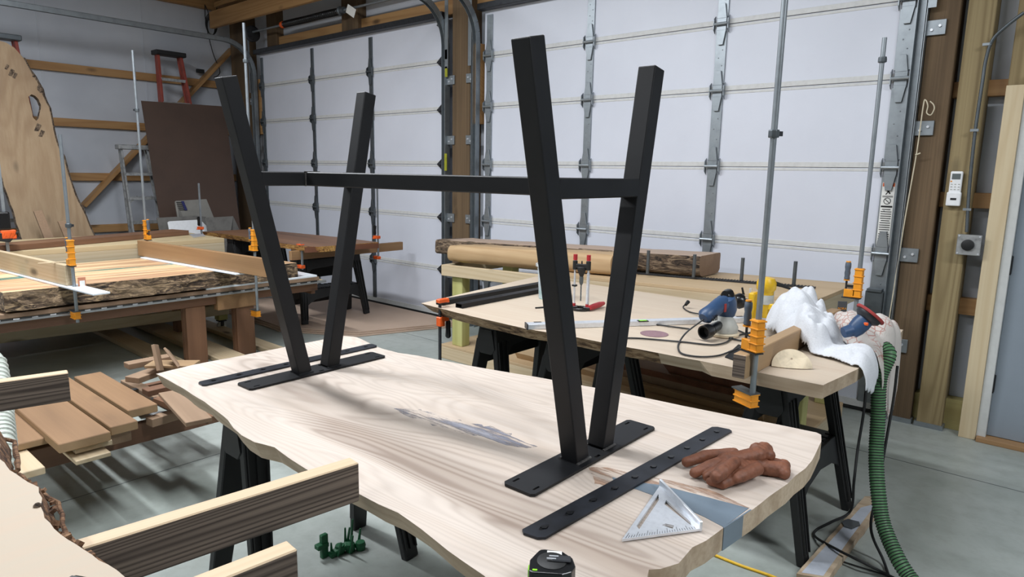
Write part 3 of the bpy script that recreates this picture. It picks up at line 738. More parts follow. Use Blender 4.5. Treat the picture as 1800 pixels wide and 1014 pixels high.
# ---- gloves
def blob(name, chains, mat, parent=None, voxel=.004, smooth=6, disp=0, dscale=.05, origin=None, label=None, cat=None, group=None, flat_=None):
    bm = bmesh.new()
    for ch in chains:
        p = ch if len(ch) < 3 else None
        P_ = [V(q[:3]) for q in ch]; R_ = [q[3] for q in ch]
        for i in range(len(P_)-1):
            L = (P_[i+1]-P_[i]).length; n = max(2, int(L/(min(R_[i], R_[i+1])*.45)))
            for j in range(n+1):
                t = j/n; c = P_[i].lerp(P_[i+1], t); r = R_[i]*(1-t)+R_[i+1]*t
                mt_ = Matrix.Translation(c)@Matrix.Diagonal((r, r, r*(flat_ or 1), 1))
                bmesh.ops.create_icosphere(bm, subdivisions=2, radius=1, matrix=mt_)
    mb = MB(); mb.bm = bm
    o = mb.build(name, mat, parent, origin=origin)
    rm = o.modifiers.new('remesh', 'REMESH'); rm.mode = 'VOXEL'; rm.voxel_size = voxel; rm.use_smooth_shade = True
    sm = o.modifiers.new('smooth', 'SMOOTH'); sm.factor = .5; sm.iterations = smooth
    if disp:
        tx = bpy.data.textures.new(name+'_folds', 'CLOUDS'); tx.noise_scale = dscale; tx.noise_depth = 2
        dm = o.modifiers.new('folds', 'DISPLACE'); dm.texture = tx; dm.strength = disp; dm.mid_level = .5
    if label: tag(o, label, cat, group)
    return o
def q(x, y, z, r):
    p = P(x, y, ZS+z); return (p.x, p.y, p.z, r)
g1 = blob('leather_glove', [
    [q(1352, 808, .012, .010), q(1338, 818, .016, .022), q(1305, 826, .018, .026), q(1275, 836, .018, .026)],
    [q(1374, 826, .016, .021), q(1345, 822, .018, .019)],
    [q(1378, 832, .014, .015), q(1378, 818, .018, .016)],
    [q(1300, 826, .028, .014), q(1255, 846, .015, .013)], [q(1300, 835, .022, .016), q(1270, 851, .012, .012), q(1248, 846, .012, .010)],
    [q(1330, 824, .030, .017), q(1305, 836, .026, .015), q(1293, 841, .022, .013)],
    [q(1300, 818, .030, .010), q(1282, 828, .026, .010)]], 'leather', voxel=.0022, smooth=3, disp=.002, dscale=.010, origin=P(1320, 835, ZS),
    label='brown leather work glove lying underneath, its cuff and strap pointing right', cat='glove', group='pair of leather work gloves')
MB().bar(P(1362, 822, ZS+.018), P(1374, 808, ZS+.02), .032, .003, (0, 0, 1)).build('strap', 'leather', g1, bevel=.001)
g2 = blob('leather_glove', [
    [q(1343, 792, .040, .023), q(1332, 800, .040, .022), q(1300, 806, .038, .020), q(1275, 808, .036, .020)],
    [q(1350, 800, .036, .018), q(1330, 790, .046, .018)],
    [q(1290, 797, .040, .015), q(1240, 801, .028, .015), q(1207, 812, .017, .013)],
    [q(1280, 806, .036, .014), q(1245, 819, .026, .0135), q(1221, 831, .015, .0125)],
    [q(1275, 816, .032, .013), q(1256, 829, .020, .012), q(1243, 838, .012, .011)],
    [q(1292, 812, .046, .015), q(1272, 828, .040, .0165), q(1259, 838, .034, .0155)]], 'leather', voxel=.0022, smooth=3, disp=.002, dscale=.010, origin=P(1270, 815, ZS),
    label='brown leather work glove lying on top, fingers fanned towards the steel bar', cat='glove', group='pair of leather work gloves')

# ---- speed square
A, B_, C_ = P(1160, 858, ZS), P(1093, 954, ZS), P(1232, 935, ZS)
t = thing('speed_square', 'silver triangular speed square lying on the slab', 'square', (A+B_+C_)/3)
zz = V((0, 0, .0075)); G_ = (A+B_+C_)/3
def tri(u, v): return A+(B_-A)*u+(C_-A)*v+zz
h1 = [tri(.16, .10), tri(.22, .08), tri(.76, .08), tri(.74, .14), tri(.2, .16)]
h2 = [tri(.09, .26), tri(.14, .24), tri(.14, .80), tri(.09, .82)]
h3 = [tri(.38, .52), tri(.43, .50), tri(.38, .68), tri(.33, .68)]
h1 = [tri(.13, .07), tri(.19, .14), tri(.72, .14), tri(.72, .07)]
h2 = [tri(.10, .25), tri(.17, .26), tri(.08, .84), tri(.05, .80)]
h3 = [tri(.36, .46), tri(.42, .42), tri(.33, .60), tri(.28, .60)]
MB().poly([[A+zz, B_+zz, C_+zz], h1, h2, h3], (0, 0, -.005)).build('blade', 'alu', t)
MB().bar(A+V((0, 0, .012)), C_+V((0, 0, .012)), .006, .022).build('fence', 'alu', t, bevel=.001)
mb = MB()
for i in range(28):
    p = B_.lerp(C_, .04+i*.033); q_ = p.lerp(A, .05 if i % 4 else .09)
    mb.bar(p.lerp(A, .01)+V((0, 0, .0077)), q_+V((0, 0, .0077)), .0007, .0006)
mb.build('scale_mark', 'darkmetal', t)

# ---- tape measure
tc_ = V((-.632, .852, ZS)); ux = (P(985, 1000, ZS)-P(908, 995, ZS)).normalized(); uy = V((-ux.y, ux.x, 0))
R3 = Matrix((ux, uy, V((0, 0, 1)))).transposed()
t = thing('tape_measure', 'black and green tape measure at the front edge of the slab', 'tape measure', tc_)
def tp(u, v, z): return tc_+ux*u+uy*v+V((0, 0, z))
body = [tp(.036*math.cos(w)*(1.0), .034*math.sin(w), .048) for w in [i*PI/10 for i in range(-7, 8)]]+[tp(-.034, .034, .048), tp(-.040, .02, .048), tp(-.040, -.024, .048), tp(-.03, -.034, .048)]
body = [tp(-.038, -.032, .05), tp(-.030, -.037, .05), tp(.018, -.037, .05), tp(.034, -.028, .05), tp(.041, -.01, .05), tp(.036, .014, .05), tp(.018, .033, .05), tp(-.012, .036, .05), tp(-.022, .034, .05), tp(-.030, .008, .05), tp(-.038, .002, .05)]
MB().poly([body], (0, 0, -.0495)).build('case', 'blackgl', t, bevel=.005, seg=3)
MB().lathe([(.026, 0), (.026, .0015), (.024, .0025)], tp(0, 0, .0495), 28).build('round_face', 'black', t, smooth=True)
MB().box(tp(.016, .003, .0535), (.034, .018, .004), R3).build('belt_clip', 'darkmetal', t, bevel=.002)
MB().box(tp(-.001, -.002, .0555), (.016, .003, .002), R3).box(tp(.003, .006, .0555), (.016, .003, .002), R3).build('clip_bar', 'alu', t)
MB().box(tp(.004, .023, .0512), (.026, .012, .001), R3).build('sticker', 'paper', t)
MB().box(tp(-.0385, -.016, .03), (.003, .016, .03), R3).box(tp(-.028, -.03, .0505), (.008, .004, .001), R3).build('green_trim', 'green' if False else 'vial', t)

# ------------------------------------------------------------------ sawhorses
def leg_bar(mb, a, b, w0, w1, d0, d1):
    mb.bar(a, b, w0, d0, (0, 1, 0), w1, d1)
def sawhorse(name, label, x, y0, y1, top=.76, spread=.19, group='black plastic sawhorses', shelf=True, wide=.10, ribs=False, rot=0, brace_z=.42, ysp=.04, foot=.035, col='black'):
    c = ((x, (y0+y1)/2, 0))
    t = thing(name, label, 'sawhorse', c, group)
    mb = MB(); mb.b2((x-wide/2, y0, top-.05), (x+wide/2, y1, top))
    for i in range(int((y1-y0)/.05)): mb.b2((x-wide/2+.01, y0+.02+i*.05, top), (x-wide/2+.03, y0+.05+i*.05, top+.0)) if False else None
    mb.build('top_rail', col, t, bevel=.004)
    for sx in (-1, 1):
        for sy, ye in ((-1, y0), (1, y1)):
            a = V((x+sx*(wide/2-.01), ye-sy*.06, top-.03)); b = V((x+sx*spread, ye+sy*(ysp-.04), 0.0))
            l = MB(); l.bar(a, b+V((0, 0, .0)), .095, .035, (0, 1, 0) if False else (sx, 0, .2), .065, .032)
            lg = l.build('leg', col, t, bevel=.004)
            d = (a-b); p0 = a-d*.12; p1 = b+d*.06; nx = V((sx*.019, 0, 0.004))
            MB().bar(p0+nx, p1+nx, .012, .008, (sx, 0, .2)).bar(p0+nx+V((0, .034, 0)), p1+nx+V((0, .024, 0)), .006, .012, (sx, 0, .2)).bar(p0+nx-V((0, .034, 0)), p1+nx-V((0, .024, 0)), .006, .012, (sx, 0, .2)).build('leg_rib', col, lg)
        # side apron with arch
        zt, zb = top-.05, top-.20
        def sxp(z): return x+sx*(wide/2-.01+(spread-wide/2)*(top-z)/top)
        prof = [(y0+.01, zt), (y1-.01, zt), (y1-.01, zb-.06), (y1-.07, zb), (y1-.14, zb+.055), ((y0+y1)/2, zb+.07), (y0+.14, zb+.055), (y0+.07, zb), (y0+.01, zb-.06)]
        MB().poly([[(sxp(z), y, z) for y, z in prof]], (sx*.012, 0, 0)).build('side_apron', col, t, bevel=.002)
        if shelf:
            zt, zb = brace_z, brace_z-.13
            prof = [(y0+.01, zt), (y1-.01, zt), (y1-.01, zb-.05), (y1-.08, zb), (y1-.15, zb+.03), ((y0+y1)/2, zb+.05), (y0+.15, zb+.03), (y0+.08, zb), (y0+.01, zb-.05)]
            MB().poly([[(sxp(z), y, z) for y, z in prof]], (sx*.012, 0, 0)).build('lower_brace', col, t, bevel=.002)
    if shelf:
        mb = MB(); w = sxp(brace_z)-x; w = abs(w)
        mb.b2((x-w, y0+.03, brace_z-.012), (x+w, y1-.03, brace_z))
        nn = int((y1-y0)/.05)
        for i in range(nn):
            for s_ in (-1, 1): mb.b2((x+s_*(w-.03), y0+.04+i*.05, brace_z), (x+s_*(w-.008), y0+.07+i*.05, brace_z+.006))
        mb.build('tray', col, t)
    for ye, sy in ((y0, -1), (y1, 1)):
        MB().poly([[(x-wide/2+.01, ye+sy*0, top-.05), (x+wide/2-.01, ye, top-.05), (x+wide*.62, ye, top*.80), (x+wide*.4, ye, top*.76), (x-wide*.4, ye, top*.76), (x-wide*.62, ye, top*.80)]], (0, -sy*.012, 0)).build('end_panel', col, t, bevel=.002)
    return t
sawhorse('sawhorse', 'black plastic sawhorse under the left end of the main slab', -2.06, .98, 1.60, spread=.17, brace_z=.56, top=.758, shelf=False)
sawhorse('sawhorse', 'black plastic sawhorse hidden under the right part of the main slab', -.95, 1.1, 1.62, spread=.13, top=.758, shelf=False)
sawhorse('sawhorse', 'black plastic sawhorse under the right end of the second slab, by the green hose', -.89, 2.62, 3.24, spread=.19, top=.758, brace_z=.36)
sawhorse('sawhorse', 'black plastic sawhorse under the left end of the second slab', -2.33, 2.50, 3.12, spread=.16, top=.758, shelf=False)
sawhorse('sawhorse', 'black plastic sawhorse under the middle of the second slab', -1.86, 2.48, 3.1, spread=.20, top=.758, shelf=False)
sawhorse('sawhorse', 'worn black sawhorse standing on the sheets under the walnut slab', -5.78, 3.47, 4.2, spread=.16, top=.66, wide=.14, brace_z=.32).location.z = .04
sawhorse('sawhorse', 'black sawhorse hidden under the far end of the walnut slab', -6.9, 3.4, 4.0, spread=.16, top=.74, wide=.14, shelf=False).location.z = .04

# green plastic tool lying on the floor
t = thing('green_clamp_rack', 'tangled green plastic clamp parts on the floor under the main slab', 'clamp parts', (-2.12, 1.42, 0))
mb = MB(); c0 = V((-2.12, 1.42, 0))
mb.box(c0+V((-.02, -.05, .05)), (.02, .03, .10)).box(c0+V((-.02, -.06, .055)), (.03, .05, .02)).bar(c0+V((0, -.04, .01)), c0+V((.01, .06, .03)), .03, .02)
mb.build('clamp_body', 'green', t, bevel=.003)
mb = MB(); random.seed(3)
for i in range(7):
    a = c0+V((random.uniform(-.02, .04), random.uniform(-.02, .09), 0.006)); b = a+V((random.uniform(-.03, .03), random.uniform(-.03, .03), random.uniform(.04, .11)))
    mb.bar(a, b, .012, .008, w2=.006)
for i in range(3): mb.lathe([(.018, 0), (.022, .02), (.018, .035), (.012, .035)], c0+V((.0+.02*i, .01+.035*i, .001)), 12)
mb.build('clamp_jaw', 'green', t, bevel=.001)

# ------------------------------------------------------------------ foreground left: slab on weathered studs
def stud(px_far, px_near, zt, h, th, label, L=None, lean=.0, back=None):
    f_ = P(*px_far, zt)
    n_2 = P(*px_near, zt)
    d = (n_2-f_).normalized(); n2 = f_+d*(L or max((n_2-f_).length+.1, (f_.y+.12)/max(-d.y, .2)))
    s = V((-d.y, d.x, 0)); s = s if s.x < 0 else -s
    a = f_+s*th/2; b = n2+s*th/2
    o = board('weathered_stud', V((a.x, a.y, zt-h/2)), V((b.x, b.y, zt-h/2)), th, h, 'weather', label, 'board', 'weathered studs on edge under the foreground slab', mats=['weather', 'cleantop'], topmat=True, bevel=.0025)
    return o
stud((631, 813), (205, 945), .9, .089, .038, 'long weathered grey stud on edge with pale planed top, reaching to the main slab')
stud((523, 965), (400, 1014), .9, .089, .038, 'weathered stud on edge at the bottom edge of the photo')
stud((120, 655), (25, 668), .9, .089, .038, 'weathered grey stud on edge above the lumber rack, beside the white hose')
# hidden horse carrying them
hz = sawhorse('sawhorse', 'black sawhorse under the weathered studs at the bottom left', -1.55, -.65, .65, spread=.16, top=.811, shelf=False)
hz.rotation_euler = (0, 0, PI/2); hz.location = (-1.55, -.02, 0)
fp = [(0, 807), (27, 832), (49, 847), (68, 856), (74, 875), (72, 891), (78, 910), (95, 929), (119, 948), (162, 975), (190, 992), (230, 1025)]
zf = .95
tp_ = [P(x, y, zf) for x, y in fp]
rest = [V((-.86, .16, zf)), V((-.80, -.25, zf)), V((-1.9, -.25, zf)), V((-2.0, .22, zf)), V((-1.75, .32, zf))]
lp = rough_loop(tp_+rest, .004, .02, 2.2)
bo = []
for p in lp:
    d = V((.55, .45, 0)) if p.y > .1 else V((0, 0, 0)); w = .016+.012*abs(mnoise.noise(V((p.x*30, p.y*30, 5))))
    bo.append(p+d*(w+.014)+V((0, 0, -.049)))
fs = MB().poly([lp], (0, 0, 0), 1, 0, [bo]).build('live_edge_slab', ['maple3', 'barkred'], origin=(-1.4, 0, .9))
tag(fs, 'cream live-edge slab with a curved bark edge in the bottom left corner', 'slab')
MB().tube([p+V((.026, .021, -.030)) for p in [lp[i] for i in range(0, len(lp)) if lp[i].y > .22 and lp[i].x < -.9]], [.004+.006*abs(mnoise.noise(V((i*.9, 1, 4)))) for i in range(len([1 for p in lp if p.y > .22 and p.x < -.9]))], 6).build('bark_rim', 'barkred', fs)
mb = MB(); random.seed(5)
for i in range(30):
    u = random.random()*(len(tp_)-2); j = int(u); p = tp_[j].lerp(tp_[j+1], u-j)+V((.015, .012, -.012-random.random()*.03))
    mb.box(p, (random.uniform(.004, .011), random.uniform(.006, .02), random.uniform(.004, .010)), Matrix.Rotation(random.random()*6, 3, 'Z')@Matrix.Rotation(random.random()*.8, 3, 'X'))
mb.build('loose_bark', 'barkred', fs)
MB().lathe([(.006, 0), (.007, .002), (.003, .006)], P(66, 890, zf), 6).build('knot_hole', 'barkdark', fs)
# black tool corner at the bottom edge
c = P(196, 1040, zf+.012)
t = thing('black_tool_case', 'black plastic tool case corner poking in at the bottom edge', 'tool case', (c.x+.02, c.y-.05, zf))
rr = Matrix.Rotation(math.radians(28), 3, 'Z')
MB().box((c.x+.03, c.y-.052, zf+.0235), (.09, .09, .045), rr).build('case', 'blackgl', t, bevel=.012, seg=3)
MB().box((c.x+.03, c.y-.052, zf+.049), (.06, .06, .006), rr).build('lid_panel', 'black', t, bevel=.002)
# white corrugated hose at the left edge
hp = catmull([P(-60, 640, .62), P(-18, 640, .66), P(0, 720, .62), P(6, 800, .58), P(-2, 900, .50), P(-20, 1000, .3)], 22)
hb = V((-2.35, .48, 0))
hx = [V((-2.28, .25, .80)), V((-2.27, .33, .80)), V((-2.25, .40, .74)), V((-2.21, .44, .62)), V((-2.2, .45, .4)), V((-2.25, .45, .12)), V((-2.4, .4, .06))]
pth = catmull([P(-30, 628, .80), P(-12, 636, .78), P(-4, 680, .72), P(0, 740, .68), P(3, 800, .64), P(-4, 900, .55), P(-30, 1010, .4)], 20)
t = thing('vacuum_hose', 'white corrugated vacuum hose hanging at the left edge', 'hose', V((pth[-1].x, pth[-1].y, pth[-1].z)))
MB().tube(pth, .036, 20).build('hose', 'whitehose', t, smooth=True)
def helix(path, r, turns_per_m, step=14):
    """helical line round a path"""
    out = []; s = 0; tprev = (path[1]-path[0]).normalized(); nr = tprev.orthogonal().normalized()
    for i in range(len(path)-1):
        a, b = path[i], path[i+1]; L = (b-a).length; t2 = (b-a).normalized(); nr = (tprev.rotation_difference(t2)@nr).normalized(); tprev = t2; bi = t2.cross(nr)
        k = max(1, int(L*turns_per_m*step))
        for j in range(k):
            p = a.lerp(b, j/k); an = (s+L*j/k)*turns_per_m*2*PI; out.append(p+(nr*math.cos(an)+bi*math.sin(an))*r)
        s += L
    return out
MB().tube(helix(pth, .0375, 34, 20), .0042, 6).build('rib', 'hoserib', t, smooth=True)

# ------------------------------------------------------------------ lumber rack lower left
t = thing('lumber_rack', 'low fir lumber rack on the floor between the workbenches', 'rack', (-3.8, .9, 0))
MB().b2((-3.38, .1, .20), (-3.34, 1.62, .30)).build('front_beam', 'brownY', t, bevel=.003)
MB().b2((-3.96, .1, .20), (-3.92, 1.62, .30)).build('back_beam', 'brownY', t, bevel=.003)
for y in (.3, 1.0, 1.5): MB().b2((-3.92, y, .20), (-3.38, y+.04, .298)).build('cross_beam', 'brown', t, bevel=.003)
for x in (-3.915, -3.385):
    for y in ((.15, 1.5) if x < -3.6 else (.12,)): MB().b2((x, y, 0), (x+.045, y+.045, .3)).build('leg', 'brownZ', t)
def rb(pxs, z, th, mat, label, L=1.4, grp='boards stacked on the lumber rack'):
    """pxs: near-left and near-right top corners of the end facing the camera"""
    a, b = P(*pxs[0], z), P(*pxs[1], z); w = (b-a).length; m_ = (a+b)/2
    return board('lumber_board', V((m_.x, m_.y, z-th/2)), V((m_.x-L, m_.y+.0, z-th/2)), w, th, mat, label, 'board', grp, bevel=.003, mats=[mat, 'racktop'], topmat=True)
rb([(105, 783), (192, 757)], .405, .04, 'maplebd', 'wide tan board with a chipped corner, the widest on the rack', .92)
rb([(205, 743), (246, 736)], .405, .04, 'maplebd', 'tan board right of the widest one on the rack', 1.5) if False else None
rb([(196, 752), (240, 738)], .405, .04, 'maplebd', 'tan board with a rounded corner right of the widest one', .95)
rb([(226, 722), (276, 709)], .405, .04, 'maplebd', 'narrower tan board, right one of the three on the rack', .75)
rb([(0, 792), (82, 765)], .38, .03, 'maplebd', 'tan board left of the widest board, beside the hose', .8)
board('lumber_board', V((-3.0, .62, .33)), V((-3.9, .62, .33)), .12, .03, 'pine', 'short pale board end under the leftmost rack boards', 'board', 'boards stacked on the lumber rack', bevel=.003)
a = P(150, 812, .30)
board('lumber_board', P(190, 776, .345)+V((.02, -.06, 0)), P(190, 776, .345)+V((-.9, -.06, 0)), .14, .022, 'pine', 'pale thin board poking out under the widest board, upper of two', 'board', 'boards stacked on the lumber rack', bevel=.002)
board('lumber_board', P(190, 796, .32)+V((.02, -.06, 0)), P(190, 796, .32)+V((-.9, -.06, 0)), .13, .018, 'pine', 'pale thin board poking out lowest under the widest board', 'board', 'boards stacked on the lumber rack', bevel=.002)
o = board('lumber_block', V((-3.14, 1.0, .334)), V((-3.5, 1.0, .334)), .09, .06, 'greybd', 'short tan block under the rounded-corner board', 'block', bevel=.003)
# offcut pile at the right end of the rack
random.seed(11)
offs = [((222, 643), (300, 628), .46, .03, 'greybd', 'thick grey-brown offcut on top of the offcut pile'), ((232, 668), (310, 640), .43, .03, 'greybd', 'dull brown offcut under the thick one in the pile'), ((262, 640), (345, 640), .48, .015, 'maplebd', 'thin tan offcut slanting in the pile'), ((255, 690), (350, 668), .40, .03, 'brown', 'dark brown offcut at the bottom of the pile'), ((285, 700), (380, 735), .39, .03, 'walnut', 'walnut offcut under the edge of the main slab'), ((300, 690), (350, 742), .41, .02, 'greybd', 'grey notched offcut under the edge of the main slab')]
for i, (a, b, z, th, mt_, lb) in enumerate(offs):
    board('offcut', P(*a, z), P(*b, z), .07+.02*(i % 3), th, mt_, lb, 'offcut', 'offcuts on the lumber rack', bevel=.002)
board('offcut', P(282, 652, .47), P(272, 606, .60), .05, .018, 'greybd', 'brown offcut standing upright in the pile', 'offcut', 'offcuts on the lumber rack', bevel=.002, up=(1, 1, 0))
board('offcut', P(318, 648, .47), P(292, 614, .56), .06, .012, 'greybd', 'second brown offcut leaning beside the upright one', 'offcut', 'offcuts on the lumber rack', bevel=.002, up=(1, 1, 0))
# lattice frame with glass strip
t = thing('notched_wood_frame', 'brown wooden frame with square notches lying on the rack beside the slab', 'frame', P(300, 720, .37))
for a, b in (((222, 672), (326, 724)), ((262, 742), (330, 722))):
    pa, pb = P(*a, .325), P(*b, .325); board('frame_rail', pa, pb, .06, .04, 'greybd', parent=t)
for (x, y) in ((236, 684), (272, 700), (307, 716)): MB().box(P(x, y, .346), (.035, .03, .003)).build('notch', 'ink', t)
tag(MB().poly([[P(241, 728, .33), P(262, 722, .33), P(302, 722, .33), P(300, 730, .33), P(248, 735, .33)]], (0, 0, -.006)).build('glass_strip', 'alud'), 'pointed pale metal strips lying inside the notched frame', 'metal strip')
# ------------------------------------------------------------------ pipe clamps
def pipe_clamp(name, label, b, z0, z1, zh, zj, stop=None, ang=0, handle=True, lower=True, tagcard=None, hh=.12, hdir=1, grp='orange pipe clamps'):
    """b: xy of pipe; z0..z1 pipe; zh: underside of the orange head; zj: top of lower jaw"""
    x, y = b[0], b[1]
    t = thing(name, label, 'clamp', (x, y, z0), grp)
    R = Matrix.Rotation(ang, 3, 'Z')
    def w(u, v, z): return V((x, y, z))+R@V((u, v, 0))
    MB().tube([(x, y, z0), (x, y, z1)], .0105, 14).build('pipe', 'galv', t, smooth=True)
    # head: ribbed casting, bar towards +v with the pad
    mb = MB(); mb.box(w(0, .0, zh+hh/2), (.034, .036, hh), R)
    hd = mb.box(w(0, .035, zh+.02), (.034, .05, .04), R).build('clamp_head', 'orange', t, bevel=.002)
    mb = MB()
    for q_ in range(5): mb.box(w(0, -.0, zh+.006+q_*(hh-.012)/4), (.041, .044, .005), R)
    mb.build('casting_rib', 'orange', hd, bevel=.001)
    MB().box(w(0, .025, zh-.003), (.038, .085, .005), R).build('pad', 'darkmetal', t)
    if handle:
        a = w(0, .055, zh+.04); c = a+V((0, 0, .045))
        MB().tube([a-V((0, 0, .03)), c], .005, 8).build('screw', 'darkmetal', t)
        g_ = MB().lathe([(.008, 0), (.0135, .006), (.012, .02), (.014, .035), (.012, .05), (.0145, .066), (.0135, .085), (.009, .09)], c, 12).build('handle', 'greygrip', t, smooth=True)
        MB().lathe([(.0145, 0), (.0145, .005)], c+V((0, 0, -.003)), 12).lathe([(.012, 0), (.011, .005)], c+V((0, 0, .09)), 12).build('handle_ring', 'orange', g_)
        MB().bar(w(0, .0, zh+.055), w(0, .055, zh+.055), .012, .012).build('swivel_arm', 'black', t)
    if lower:
        j = MB().box(w(0, .03, zj-.028), (.034, .09, .046), R).build('lower_jaw', 'orange', t, bevel=.002)
        MB().box(w(0, .03, zj-.028), (.041, .094, .004), R).box(w(0, .03, zj-.006), (.041, .094, .003), R).box(w(0, .03, zj-.05), (.041, .094, .003), R).build('casting_rib', 'orange', j)
        MB().box(w(0, .035, zj-.002), (.045, .10, .005), R).build('pad', 'galvd', t)
    if stop:
        s = MB().lathe([(.018, 0), (.019, .005), (.019, .022), (.018, .026)], (x, y, stop), 8).build('stop_collar', 'galvd', t, bevel=.001)
        MB().box(w(.016, -.01, stop+.013), (.02, .008, .016), R).build('thumb_screw', 'darkmetal', s)
    if tagcard:
        c = w(*tagcard[:3]); cd_ = MB().box(c, (.045, .003, .075), Matrix.Rotation(.62, 3, 'Z')).build('hang_tag', 'slate' if len(tagcard) > 3 and tagcard[3] else 'copper', t, bevel=.003)
        return t, c
    return t

# ------------------------------------------------------------------ second slab (along the bench)
fr = [(740, 533), (770, 541), (830, 556), (925, 578), (1000, 590), (1060, 602), (1140, 617), (1230, 634), (1300, 648), (1380, 664), (1447, 677)]
f3 = [P(x, y, ZS) for x, y in fr]
yb = 3.6
outl = f3+[P(1505, 650, ZS), V((-.60, 3.2, ZS)), V((-.62, yb, ZS)), V((-2.88, yb, ZS))]
lp = rough_loop(outl, .003, .04, 8)
bo = []
for p in lp:
    onf = p.y < 2.62 and p.x < -1.05; w = .028+.012*mnoise.noise(V((p.x*7, 0, 2))) if onf else 0
    if p.x < -2.6 and onf: w += .03
    bo.append(V((p.x+(.0 if p.x > -2.65 else .03), p.y+w, ZS-.05)))
mb = MB().poly([lp], (0, 0, 0), 1, 0, [bo])
for f_ in mb.bm.faces:
    c_ = f_.calc_center_median()
    if f_.material_index == 1 and c_.x < -1.28: f_.material_index = 2
s2 = mb.build('live_edge_slab', ['maple2', 'slabedge', 'edgebark'], origin=(-1.7, 3, .76))
tag(s2, 'second pale live-edge slab behind the main one, covered with tools and a towel', 'slab')
# caul on it
cl = board('caul', V((-.884, 2.27, .855)), V((-.884, 3.43, .855)), .048, .088, 'maplebd', 'square tan timber caul clamped across the second slab, with a dark end', 'board', bevel=.003)
MB().box((-.884, 2.2685, .855), (.044, .002, .082)).build('dark_end', 'weather', None)
o = bpy.data.objects['dark_end']; o.parent = cl; o.matrix_parent_inverse = cl.matrix_world.inverted()
bpy.context.view_layer.update(); o.matrix_parent_inverse = cl.matrix_world.inverted()
c5 = (-.845, 2.325+.0)
zt_ = PV(1378, 0, c5).z+.15
c5b = P(1326, 664, .81)
pipe_clamp('pipe_clamp', 'tall pipe clamp in front of the towel, its pipe running out at the top', (-.846, 2.318), .72, zt_, .905, .755, PV(1360, 242, (-.846, 2.318)).z, 1.1)
C6 = (PY(1507, 515, 3.64).x, 3.64)
t, tcx = pipe_clamp('pipe_clamp', 'orange pipe clamp behind the towel with a black hang tag', C6, .76, PV(1557, 66, C6).z, .93, .755, PV(1552, 110, C6).z, PI/2, tagcard=(-.055, .05, .875, 1), lower=False, hh=.15)
tg = [o for o in t.children if o.name.startswith('hang_tag')][0]
lettering('BORA', .016, 'orange', tg, tcx+V((.0, 0, 0))-V((-math.sin(.62), math.cos(.62), 0))*.003, (math.cos(.62), math.sin(.62), 0), (0, 0, 1))

# ---- black tubes at left end
for (xa, lab, sl_) in ((-2.60, 'black rectangular steel tube farther left, held by the small orange clamp', 0), (-2.47, 'shorter black rectangular steel tube with slots on top', 1)):
    y0 = 2.42 if not sl_ else 2.44; y1 = 3.36 if not sl_ else 3.2
    w_, h_, th_ = .05, .025, .004
    mb = MB()
    mb.b2((xa-w_/2, y0, ZS+.0005), (xa+w_/2, y1, ZS+th_)).b2((xa-w_/2, y0, ZS+h_-th_), (xa+w_/2, y1, ZS+h_)).b2((xa-w_/2, y0, ZS+th_), (xa-w_/2+th_, y1, ZS+h_-th_)).b2((xa+w_/2-th_, y0, ZS+th_), (xa+w_/2, y1, ZS+h_-th_))
    tb = tag(mb.build('steel_tube', 'steel'), lab, 'steel tube', 'black rectangular steel tubes')
    if sl_: MB().b2((xa-.006, 2.5, ZS+h_), (xa+.006, 2.53, ZS+h_+.0006)).b2((xa-.006, 2.72, ZS+h_), (xa+.006, 2.78, ZS+h_+.0006)).build('slot', 'ink', tb)
    else: MB().b2((xa-.012, y0+.02, ZS+h_), (xa+.012, y1, ZS+h_+.0006)).build('slot', 'ink', tb)
# small orange bar clamp on left corner
cx, cy = P(772, 541, .81).x+.0, 2.375
t = thing('bar_clamp', 'small orange bar clamp with a black handle at the left end of the second slab', 'clamp', (cx, cy, .1))
MB().b2((cx-.008, cy-.004, .38), (cx+.008, cy+.004, .85)).build('bar', 'darkmetal', t)
MB().box((cx, cy+.02, .846), (.03, .07, .02)).box((cx, cy+.05, .838), (.026, .02, .01)).build('fixed_jaw', 'redorange', t, bevel=.003)
MB().box((cx, cy+.005, .735), (.034, .035, .05)).box((cx+.0, cy+.035, .745), (.02, .05, .025)).build('sliding_jaw', 'redorange', t, bevel=.003)
MB().tube([(cx, cy+.06, .74), (cx, cy+.06, .755)], .006, 8).build('screw', 'galvd', t)
MB().lathe([(.008, 0), (.014, -.01), (.013, -.05), (.016, -.09), (.008, -.1)], (cx, cy+.06, .735), 12).build('handle', 'blackgl', t, smooth=True)

# ---- bucket
bc = P(967, 524, ZS)
t = thing('plastic_bucket', 'clear plastic bucket with green resin in the bottom, half behind the steel leg', 'bucket', bc)
MB().lathe([(.068, .002), (.069, .05), (.078, .185), (.088, .187), (.088, .2), (.080, .2), (.0795, .19), (.0765, .185), (.067, .052), (.066, .004)], bc, 28, cap=False).build('bucket_wall', 'clear', t, smooth=True)
MB().lathe([(.066, .0005), (.0655, .003), (.067, .045)], bc, 28).build('resin', plain('sea_green_resin', (60, 150, 130), .3), t, smooth=True)
